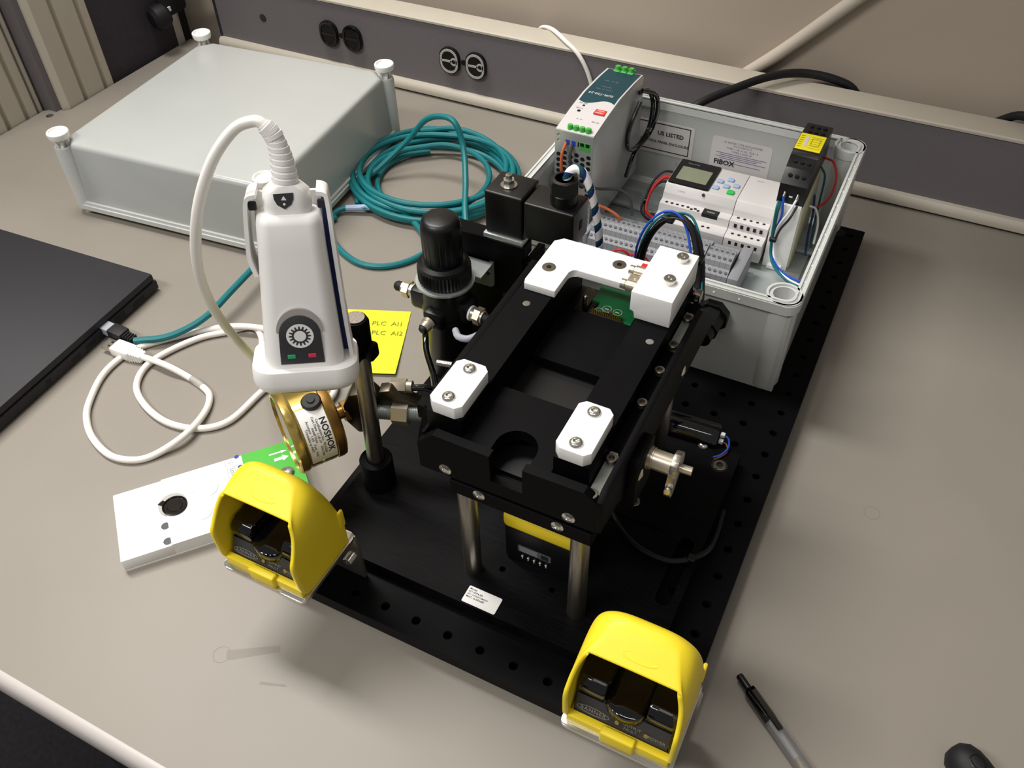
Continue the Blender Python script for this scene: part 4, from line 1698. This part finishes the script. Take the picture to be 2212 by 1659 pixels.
b.tube([(111, 542, 66), (99, 538, 66), (90, 527, 54), (88, 516, 44), (98, 506, 41), (116, 496, 46)], 1.2, 9)
obj('wire', b, 'black_wire', pl, label='black wires')
b = B()
b.box(87, 92.5, 521.5, 525, 45, 52, 1, 1)
obj('cable_tie', b, 'black_plastic', pl)

# ---- safety relay on its tall carrier
t = thing('safety_relay', (235.5, 545, 28), 'narrow black safety relay with yellow label on a tall white carrier', 'relay')
b = B()
b.plate([(498, 28), (498, 101), (505, 104), (590, 104), (592, 28)], 223.8, 247.4, axis='x', bev=.4)
obj('carrier', b, 'abs_white', t)
b = B()
b.plate([(504, 28), (504, 100), (586, 104), (588, 28)], 247.4, 248.6, axis='x')
obj('carrier_side_shade', b, 'ivory_shade', t)  # side shading of the white carrier, put into a yellowish plate
b = B()
b.box(228.5, 243, 494.5, 498.5, 28, 33, .6, 1)
obj('rail_clip', b, 'abs_white', t)
b = B()
b.plate([(500, 100), (499, 122), (512, 132), (526, 137), (530, 140), (563, 140), (567, 138), (592, 136), (594, 104), (592, 100)], 223.2, 248, axis='x', bev=.4)
rb = obj('housing', b, 'black_plastic', t)
b = B()
b.box(223.8, 247.4, 532, 562, 139.8, 141, .4, 1)
yl = obj('label_plate', b, 'yellow_label', t, label='yellow printed plate')
b = B()
b.plate(rrect(229.8, 233, 537, 557, 1.5, 4), 141, 141.2)
obj('window', b, 'plc_white', yl)
b = B()
for k in range(6):
    b.box(225, 228.6, 536 + k * 4, 537 + k * 4, 141, 141.08)
    b.box(235, 246, 536 + k * 4.1, 536.5 + k * 4.1, 141, 141.08)
b.plate(rrect(236, 244, 541, 555, 2, 3), 141, 141.08, holes=[rrect(236.5, 243.5, 541.5, 554.5, 1.6, 3)])
obj('printed_lines', b, 'ink_olive', yl)
for row, (y, z, r_) in enumerate(((585, 137.2, 0), (573, 138.2, 0), (519, 135.2, 0), (506, 128.4, 0))):
    for k in range(3):
        b = B()
        b.cyl((229.5 + k * 6.2, y, z - 1.4), (229.5 + k * 6.2, y, z + .4), 2.0, n=10)
        obj('screw_recess', b, 'hole_dark', rb)
for x in (229.5, 241.5):
    b = B()
    b.cyl((x, 500, 113), (x, 496.5, 110), 1.5, n=10)
    obj('ferrule', b, 'steel', rb)
b = B()
b.box(233.8, 237, 499.2, 499.9, 109, 110.4)
obj('led', b, 'paper_white', rb)
for pts, m_, nm in (([(229.5, 496.5, 110), (231, 494, 102), (232, 494.5, 90), (229, 494, 70), (231, 490, 56), (238, 482, 46), (252, 476, 40), (271, 474, 38)], 'blue_wire', 'blue wire'),
                    ([(241.5, 496.5, 110), (238, 492, 98), (232, 492.5, 82), (230, 493, 68), (233, 488, 54), (240, 481, 44), (254, 474, 38), (271, 471, 36)], 'paper_white', 'white wire'),
                    ([(225.5, 499, 103), (226, 494, 95), (227, 493.5, 76), (228, 492.5, 66), (231, 487, 52), (238, 479, 44), (252, 472, 38), (271, 468, 36)], 'teal_cable', 'teal wire'),
                    ([(227.5, 499, 103), (228, 492, 96), (228.6, 492, 78), (229, 491, 66), (233, 486, 50), (242, 478, 42), (256, 470, 37), (271, 466, 35)], 'dark_teal', 'dark teal wire'),
                    ([(243, 499, 102), (240, 491, 92), (234, 491, 78), (231.5, 491, 64)], 'black_wire', 'black wire')):
    b = B()
    b.tube(pts, 1.1, 8)
    obj('wire', b, m_, t, label=nm)
b = B()
b.box(226.3, 233, 489.4, 495.4, 62.5, 67.5, 1, 1)
obj('cable_tie', b, 'black_plastic', t)
for pts, m_, nm in (([(248, 580, 110), (258, 578, 108), (265, 570, 96), (264, 560, 80), (256, 552, 72), (249, 551, 72)], 'red_wire', 'red wire loop'),
                    ([(248, 572, 104), (254, 570, 96), (256, 562, 76), (258, 548, 56), (262, 530, 40)], 'dark_teal', 'dark teal wire'),
                    ([(249, 548, 74), (256, 548, 72), (262, 540, 62), (264, 528, 46)], 'paper_white', 'white wire'),
                    ([(250, 560, 80), (254, 550, 66), (256, 536, 50), (260, 520, 36)], 'navy', 'navy wire')):
    b = B()
    b.tube(pts, 1.1, 8)
    obj('wire', b, m_, t, label=nm)

# ---- terminal strip: one terminal block per pole
t = thing('terminal_strip', (132, 452, 35), 'row of grey rail terminal blocks inside the box front', 'terminal strip')
tbm = B()
pr = [(-27, 0), (-27, 12), (-22, 13), (-21, 20), (-14, 24), (-12, 29), (-3, 32), (5, 32), (7, 28), (14, 25), (21, 24), (22, 13), (27, 12), (27, 0)]
tbm.plate(pr, -2.55, 2.55, axis='x')
tbm.mi = 1
for y, z, dy in ((-17.4, 22.6, -.5), (-7.5, 31, -.35), (1, 32.1, 0), (13, 25.6, .3)):
    tbm.cyl((0, y, z - .6), (0, y + dy * .6, z + .25), 1.55, n=10)
tbm.box(-1.6, 1.6, -27.2, -26.9, 4, 9)
tme = proto('terminal_block', tbm, ['term_grey', 'dark_label'], smooth=0)
for k in range(27):
    inst('terminal_block', tme, t, (65.5 + k * 5.25, 452, 35 + (0 if k < 22 else -2)))
b = B()
b.box(206, 216, 425, 479, 35, 58, 1)
obj('end_stop', b, 'term_grey', t)
b = B()
b.box(58, 62.8, 430, 474, 35, 60, 1)
obj('end_stop', b, 'term_grey', t)
for k in range(5):
    b = B()
    x = 92 + k * 19
    b.tube([(x, 426, 44), (x + 2, 421, 54 + k % 2 * 3), (x + 9, 420, 60), (x + 16, 423, 56), (x + 18, 427, 46)], 1.3, 8)
    obj('jumper_wire', b, 'red_wire' if k != 2 else 'orange_wire', t)
for x in (186, 194, 201):
    b = B()
    b.tube([(x, 425, 41), (x - 2, 418, 42), (x - 6, 410, 36), (x - 8, 402, 31)], 1.4, 8)
    obj('wire', b, 'paper_white' if x != 194 else 'grey_wire', t)

# sensor cables arching over the tall white block
t = thing('sensor_cable', (195, 262, 190), 'bundle of black and coloured wires arching over the tall white block', 'cable')
arch = [(160, 330, 62), (163, 304, 110), (166, 284, 150), (170, 272, 182), (177, 267.5, 205), (187, 267, 219), (197, 267, 221), (206, 263.5, 214), (213.5, 256, 200), (218.5, 247, 186), (222.5, 236, 178)]
b = B()
b.tube(arch, 2.3, 10)
obj('main_lead', b, 'black_rubber', t)
b = B()
b.tube([(p[0] + (2 if i > 5 else -3), p[1] + (3 if i > 5 else -1.5), p[2] + (2 if i > 3 else 0)) for i, p in enumerate(arch)], .9, 8)
obj('wire', b, 'teal_cable', t, label='teal wire')
b = B()
b.tube([(p[0] - 5, p[1] - 1, p[2] + 3.4) for p in arch], .9, 8)
obj('wire', b, 'blue_wire', t, label='blue wire')
b = B()
b.tube([(p[0] - 5 + i * .9, p[1] - 4, p[2] + 1) for i, p in enumerate(arch[:9])], .9, 8)
obj('wire', b, 'black_wire', t, label='thin black wire')
b = B()
b.tube([(p[0] + 3, p[1] + 1, p[2] - 2.2) for p in arch[6:]], 2.2, 8)
obj('second_lead', b, 'black_rubber', t)
for p in (arch[5], arch[8]):
    b = B()
    b.box(p[0] - 4.5, p[0] + 4.5, p[1] - 4.5, p[1] + 4.5, p[2] - 2.4, p[2] + 2.4, 1.4, 2)
    obj('cable_tie', b, 'black_plastic', t)
b = B()
b.box(219.5, 226, 228, 236, 184, 192, 1.2, 2)
obj('wire_clamp', b, 'steel', t)

# ================================================================== enclosure lid on the bench
ang = R(5.2)
ML = Matrix.Translation((-385, 447.3, 0)) @ Matrix.Rotation(ang, 4, 'Z')
t = thing('plastic_box', (-385, 447.3, 0), 'large glossy light grey box lid standing open side down on the bench', 'lid')
b = B(ML)
hb, ht = 131, 127
c = 15


def lidring(h, z, c, rr=0):
    return [(p[0], p[1], z) for p in cham(-h, h, -h, h, c)]


b.loft([lidring(135, 12, 14), lidring(131.4, 82, 14), lidring(130.8, 85.6, 14.2), lidring(129.4, 87.6, 14.6), lidring(126.8, 88.4, 15)])
obj('shell', b, 'box_grey', t, smooth=50)
b = B(ML)
b.plate(rrect(-139.5, 139.5, -139.5, 139.5, 12, 6), 8, 13.5, bev=.5)
b.plate(rrect(-137.6, 137.6, -137.6, 137.6, 11, 6), 13.5, 17)
obj('flange', b, 'box_grey_rim', t)
for sx, sy in ((-1, -1), (1, -1), (1, 1), (-1, 1)):
    x, y = sx * 129.5, sy * 129.5
    b = B(ML)
    b.lathe([(10, 8), (9.6, 81), (9, 83), (7, 83), (6.8, 76), (0, 76)], (x, y, 0), n=24)
    obj('screw_column', b, 'box_grey_rim', t)
    b = B(ML)
    b.lathe([(3.2, 76), (3.0, 90), (6.5, 91), (10.6, 93), (11.6, 96), (11.6, 99.4), (11, 100.2), (9.4, 100.2), (8.8, 98), (0, 98)], (x, y, 0), n=28)
    b.box(x - 5.5, x + 5.5, y - .9, y + .9, 98, 98.6)
    for a in range(4):
        q = R(45 + 90 * a)
        b.cyl((x + 5 * math.cos(q), y + 5 * math.sin(q), 78), (x + 5 * math.cos(q), y + 5 * math.sin(q), 90), 1.6, n=8)
    obj('lid_screw', b, 'abs_white', t)
    b = B(ML)
    b.lathe([(5, 0), (5.4, 1), (5.4, 3), (4.2, 3.6), (4.2, 8)], (x, y, 0), n=18)
    obj('screw_tip', b, 'abs_white', t)

# ================================================================== teal network cable
t = thing('network_cable', (-170, 470, 0), 'coiled teal network cable with black plug running to the laptop', 'cable')
c0 = Vector((-168, 520, 0))
coil = []
rad = [62, 98, 74, 104, 84, 92, 66, 100, 78, 94, 58, 60]
tot = 9
for k in range(tot * 12 + 1):
    a = k / 12 * 2 * PI + 2.2
    f = k / 12
    i = int(f)
    r_ = rad[i] + (rad[i + 1] - rad[i]) * (f - i)
    off = Vector((8 * math.sin(i * 2.1), 7 * math.cos(i * 1.7), 0))
    z = 3.6 + 2.5 * (.5 + .5 * math.sin(f * 5.3 + a * .7)) + f * 2.0
    coil.append(c0 + off + Vector((r_ * 1.02 * math.cos(a), r_ * .94 * math.sin(a), z)))
b = B()
b.tube(coil, 3.3, 10, 4)
obj('coil', b, 'teal_cable', t)
b = B()
b.tube([(-222, 440, 6), (-240, 470, 10), (-232, 500, 16), (-205, 528, 45), (-183, 536, 72), (-160, 536, 82), (-141, 532, 80), (-129, 526, 56), (-112, 498, 36), (-95, 464, 22), (-78, 436, 10), (-60, 400, 5), (-30, 370, 4)], 3.4, 10)
obj('raised_loop', b, 'teal_cable', t)
b = B()
b.tube([(-101.8, 398.6, 6.0), (-134.2, 429.1, 8.0), (-162.5, 441.7, 10.0), (-186.1, 445.4, 10.0), (-207.9, 435.8, 9.0), (-230.2, 426.5, 7.0), (-236.9, 414.6, 5.0), (-231.1, 396.9, 3.6), (-213.4, 376.9, 3.5), (-189.1, 360.9, 3.5), (-163.0, 352.8, 3.5), (-139.6, 357.0, 3.5), (-120.8, 372.8, 3.5), (-109.1, 396.1, 3.5), (-102.5, 429.3, 3.5)], 3.3, 10)
obj('loose_end', b, 'teal_cable', t)
b = B()
b.tube([(-183.3, 447.8, 10.0), (-203.2, 438.2, 9.2), (-228.8, 427.4, 7.2)], 3.6, 10)
obj('paper_tag', b, 'blue_key', t, label='white wrapped tag')
b = B()
b.tube([(-232.3, 410.4, 4.0), (-243.8, 363.6, 12.0), (-245.1, 326.4, 18.0), (-241.6, 288.8, 21.0), (-236.8, 242.1, 22.0), (-237.5, 206.8, 18.0), (-249.3, 184.8, 12.0), (-264.4, 168.0, 9.0), (-287.0, 154.1, 8.0)], 3.4, 10)
obj('feed', b, 'teal_cable', t)
pp, pq = Vector((-287.4, 154.6, 8.0)), Vector((-322.8, 155.0, 10.0))
d = pq - pp
Mr = frame(pp, d, (-d.y, d.x, 0))
b = B(Mr)
for k in range(4):
    b.box(k * 3, k * 3 + 1.9, -4.6, 4.6, -4, 4, .6, 1)
b.box(11, 28, -6.8, 6.8, -5.6, 5.6, 1.4, 2)
obj('plug_boot', b, 'black_rubber', t)
b = B(Mr)
b.box(28, 38, -5.8, 5.8, -4, 4, .4, 1)
obj('plug', b, 'tube_clear', t)

# ================================================================== laptop
t = thing('laptop', (-490, 110, 0), 'closed matt black laptop at the left picture edge', 'laptop')
MA = frame((-327.5, 231, 0), (-1, -.055, 0), (.045, -1, 0))      # x to the left, y towards the front
MA = Matrix(MA)
zl = 1 if (MA @ Vector((0, 0, 1))).z > 0 else -1


def lbox(b, x0, x1, y0, y1, z0, z1, bev=0):
    zz = sorted((z0 * zl, z1 * zl))
    b.box(x0, x1, y0, y1, zz[0], zz[1], bev)


b = B(MA)
lbox(b, 0, 335, 0, 235, 2, 13.2, 2)
obj('base', b, 'laptop_black', t)
b = B(MA)
lbox(b, .5, 334.5, 2, 234, 14, 22, 2.2)
obj('lid', b, 'laptop_black', t)
for x, y in ((20, 20), (315, 20), (20, 215), (315, 215)):
    b = B(MA)
    lbox(b, x - 8, x + 8, y - 4, y + 4, 0, 2.2)
    obj('foot', b, 'black_rubber', t)
for y0_, y1_, z0_, z1_ in ((22, 38, 5, 10), (50, 64, 4.5, 11.5), (70, 83, 4, 12), (92, 105, 5, 10), (112, 124, 5, 9), (150, 156, 5, 10)):
    b = B(MA)
    lbox(b, -.15, 3, y0_, y1_, z0_, z1_)
    obj('port', b, 'hole_dark', t)

# ================================================================== cartridge
t = thing('test_cartridge', (-97, 30, 0), 'flat white plastic test cartridge with a green end behind the left yellow hood', 'cartridge')
u, v = Vector((.653, .757, 0)), Vector((.757, -.653, 0))
MC = frame((-165, 3.7, 0), u, v)          # x along the long side, y across; z comes out downwards
sgn = 1 if (MC @ Vector((0, 0, 1))).z > 0 else -1
MC = MC @ Matrix.Scale(sgn, 4, (0, 0, 1))
b = B(MC)
b.plate([(0, 0), (38, 0), (38, 68), (0, 68)], 1.5, 13.2, bev=.7)
cb = obj('end_block', b, 'cartridge_white', t)
qs = MC.inverted() @ Vector((-111.7, 17.4, 14))
b = B(MC)
hole1 = [(29 + 9.4 * math.cos(R(a)), 29 + 9.4 * math.sin(R(a))) for a in range(0, 360, 15)]
b.plate([(38, 0), (148, 0), (148, 68), (38, 68)], 1.5, 14, holes=[circ(qs.x, qs.y, 10.4, 32)] if qs.x > 50 else ())
b.plate([(1, -.2), (147.5, -.2), (147.5, 68.2), (1, 68.2)], 0, 1.5)
obj('body', b, 'cartridge_white', t, smooth=0)
b = B(MC)
b.plate([(103, -.15), (148.15, -.15), (148.15, 68.15), (103, 68.15)], 13.6, 14.3)
gp = obj('green_end', b, 'cartridge_green', t, label='green end cover')
q = MC.inverted() @ Vector((-111.7, 17.4, 14))
b = B(MC)
b.lathe([(9.6, 13.0), (9.8, 13.6), (9.8, 14.75), (8.6, 14.8), (8.4, 14.2), (6, 14.15), (5.6, 14.6), (0, 14.6)], (q.x, q.y, 0), n=32)
b.plate([(q.x - 12.5, q.y - 6.5), (q.x - 8, q.y - 9), (q.x - 6, q.y - 6), (q.x - 9, q.y - 3)], 13.2, 14.7)
obj('round_socket', b, 'black_gloss', t, label='glossy black round socket')
b = B(MC)
b.plate(circ(q.x - 1.5, q.y - 2.5, 11.2, 32), 13.0, 14.2, holes=[circ(q.x - .4, q.y - .6, 9.6, 32)])
obj('socket_collar', b, 'silver_label', t)
for wx, wy in ((-105.7, -.3), (-94.2, -10.4)):
    q = MC.inverted() @ Vector((wx, wy, 14))
    b = B(MC)
    b.lathe([(3.4, 13.3), (3.2, 13.32), (2.9, 12.6), (0, 12.6)], (q.x, q.y, 0), n=20)
    obj('locating_hole', b, 'charcoal_panel', t)
for wx, wy, r_ in ((-100.2, 42.5, 9), (-89.2, 22.4, 9), (-113, 38, 7)):
    q = MC.inverted() @ Vector((wx, wy, 14))
    b = B(MC)
    b.lathe([(r_, 14), (r_ - .3, 14.7), (r_ - 1.2, 15), (r_ - 2, 14.7), (r_ - 3.2, 15.6), (0, 16.4)], (q.x, q.y, 0), n=32)
    obj('blister', b, 'clear_plastic', t, smooth=60)
q = MC.inverted() @ Vector((-51.7, 83.4, 14))
b = B(MC)
b.lathe([(6.4, 14.3), (6.2, 15.2), (4.6, 16.6), (2, 17.2), (0, 17.3)], (q.x, q.y, 0), n=28)
obj('foil_dome', b, 'chrome', gp, smooth=60)
q = MC.inverted() @ Vector((-68.5, 98.2, 14))
for k, (dy, w) in enumerate(((0, 1.5), (-7, .7))):
    b = B(MC)
    x, y = q.x - 1, q.y + 5 + dy
    b.plate([(x - 6 + k * -3, y - w), (x + 1, y - w), (x + 1, y - w * 2.2), (x + 6, y), (x + 1, y + w * 2.2), (x + 1, y + w), (x - 6 + k * -3, y + w)], 14.3, 14.4)
    obj('white_arrow', b, 'paper_white', gp)


def ctext(s, size, wx, wy, m_, bold=0):
    return text('lettering', s, size, frame((wx, wy, 14.05), v, u), m_, t, bold=bold)


ctext('LOT', 4.2, -93.0, 64.5, 'ink')
ctext('L', 3.4, -101, 71, 'ink')
ctext('e', 6.5, -90.5, 72.5, 'ink_blue', .5)
ctext('e', 6.5, -100, 79.5, 'ink_blue', .5)
for wx, wy, hw, hh in ((-93.0, 64.5, 5.6, 3.2), (-101.5, 70.5, 2.4, 3.0)):
    b = B(frame((wx, wy, 14), v, u))
    b.plate([(-hw, -hh), (hw, -hh), (hw, hh), (-hw, hh)], 0, .05, holes=[[(-hw + .25, -hh + .25), (hw - .25, -hh + .25), (hw - .25, hh - .25), (-hw + .25, hh - .25)]])
    obj('print_frame', b, 'ink', t)

# ================================================================== sticky note, pen, tool
t = thing('sticky_note', (-92, 255, 0), 'bright yellow sticky note with pencilled notes on the bench', 'sticky note')
tr, brr = Vector((-74, 312, .3)), Vector((-39.5, 227.5, .3))
e2 = (brr - tr).normalized()
e1 = Vector((-e2.y, e2.x, 0))
if e1.x > 0:
    e1 = -e1
b = B()
rows = []
for i in range(9):
    f = i / 8
    rows.append([tr + e1 * (78 * g_ / 8) + e2 * (91 * f) + Vector((0, 0, .3 + 3.0 * f * f * (1 - .3 * g_ / 8) + .2)) for g_ in range(9)])
b.loft(rows, cap=False, closed_ring=False)
sn = obj('sheet', b, 'yellow_note', t, smooth=60)
nr = -e1
text('lettering', 'PLC  AI1', 8.5, frame(tr + e1 * 20 + e2 * 20 + Vector((0, 0, 1.0)), nr, -e2), 'ink_olive', t)
text('lettering', 'PLC  AI2', 8.5, frame(tr + e1 * 18 + e2 * 34 + Vector((0, 0, 1.4)), nr, -e2), 'ink_olive', t)

pa = Vector((327.8, 80.8, 5.2))
d = (Vector((371, 47, 5.2)) - pa).normalized()
t = thing('ballpoint_pen', (375, 42, 0), 'clear barrelled black ballpoint pen in front of the right button', 'pen')
b = B()
b.lathe([(0, 0), (2.2, .2), (2.6, 1), (2.6, 12)], pa, d, 18)
obj('push_button', b, 'black_plastic', t)
b = B()
b.lathe([(3.2, 11), (4.2, 12), (4.7, 14), (4.9, 34), (4.6, 36)], pa, d, 22)
obj('cap', b, 'black_gloss', t)
b = B()
s_ = Vector((-d.y, d.x, 0))
Mpn = frame(pa, d, s_)
zc = 1 if (Mpn @ Vector((0, 0, 1))).z > pa.z else -1
b = B(Mpn)
b.box(12, 44, -2, 2, min(4.4 * zc, 6.4 * zc), max(4.4 * zc, 6.4 * zc), .5, 1)
b.box(12, 15, -2, 2, min(0, 6.4 * zc), max(0, 6.4 * zc), .5, 1)
obj('clip', b, 'black_gloss', t)
b = B()
b.lathe([(4.6, 35), (4.7, 36), (4.7, 110), (4.2, 112)], pa, d, 22)
obj('barrel', b, 'pen_clear', t)
b = B()
b.cyl(pa + d * 30, pa + d * 62, 1.7, n=14)
obj('refill', b, 'silver_label', t)
b = B()
b.cyl(pa + d * 62, pa + d * 72, 2.0, n=14)
obj('refill_grease', b, 'led_amber', t)
b = B()
b.cyl(pa + d * 72, pa + d * 118, 1.8, n=14)
obj('ink_column', b, 'ink', t)
b = B()
b.lathe([(4.8, 110), (5, 112), (4.6, 126), (1.2, 140), (.6, 144)], pa, d, 22)
obj('tip', b, 'black_plastic', t)

t = thing('tool_handle', (500, 72, 0), 'rounded black tool handle at the bottom right picture corner', 'tool')
b = B()
d = Vector((.80, -.60, 0))
q0 = Vector((472, 82, 11))
b.lathe([(0, -13), (6, -12), (10.5, -8), (12.4, -2), (12.6, 4), (11.6, 16), (10.6, 40), (10.8, 70), (9, 76), (0, 78)], q0, d, 28)
obj('grip', b, 'black_rubber', t)
b = B()
b.lathe([(5.2, 0), (4.6, .5), (4, -1.2), (0, -1.8)], q0 + Vector((2.5, -1.5, 12.2)), (0.1, 0, 1), 22)
obj('thumb_recess', b, 'black_plastic', t)
b = B()
b.lathe([(11.4, 0), (11.8, 1), (11.8, 5), (11.2, 6)], q0 + d * 14, d, 26)
obj('accent_band', b, 'navy', t)
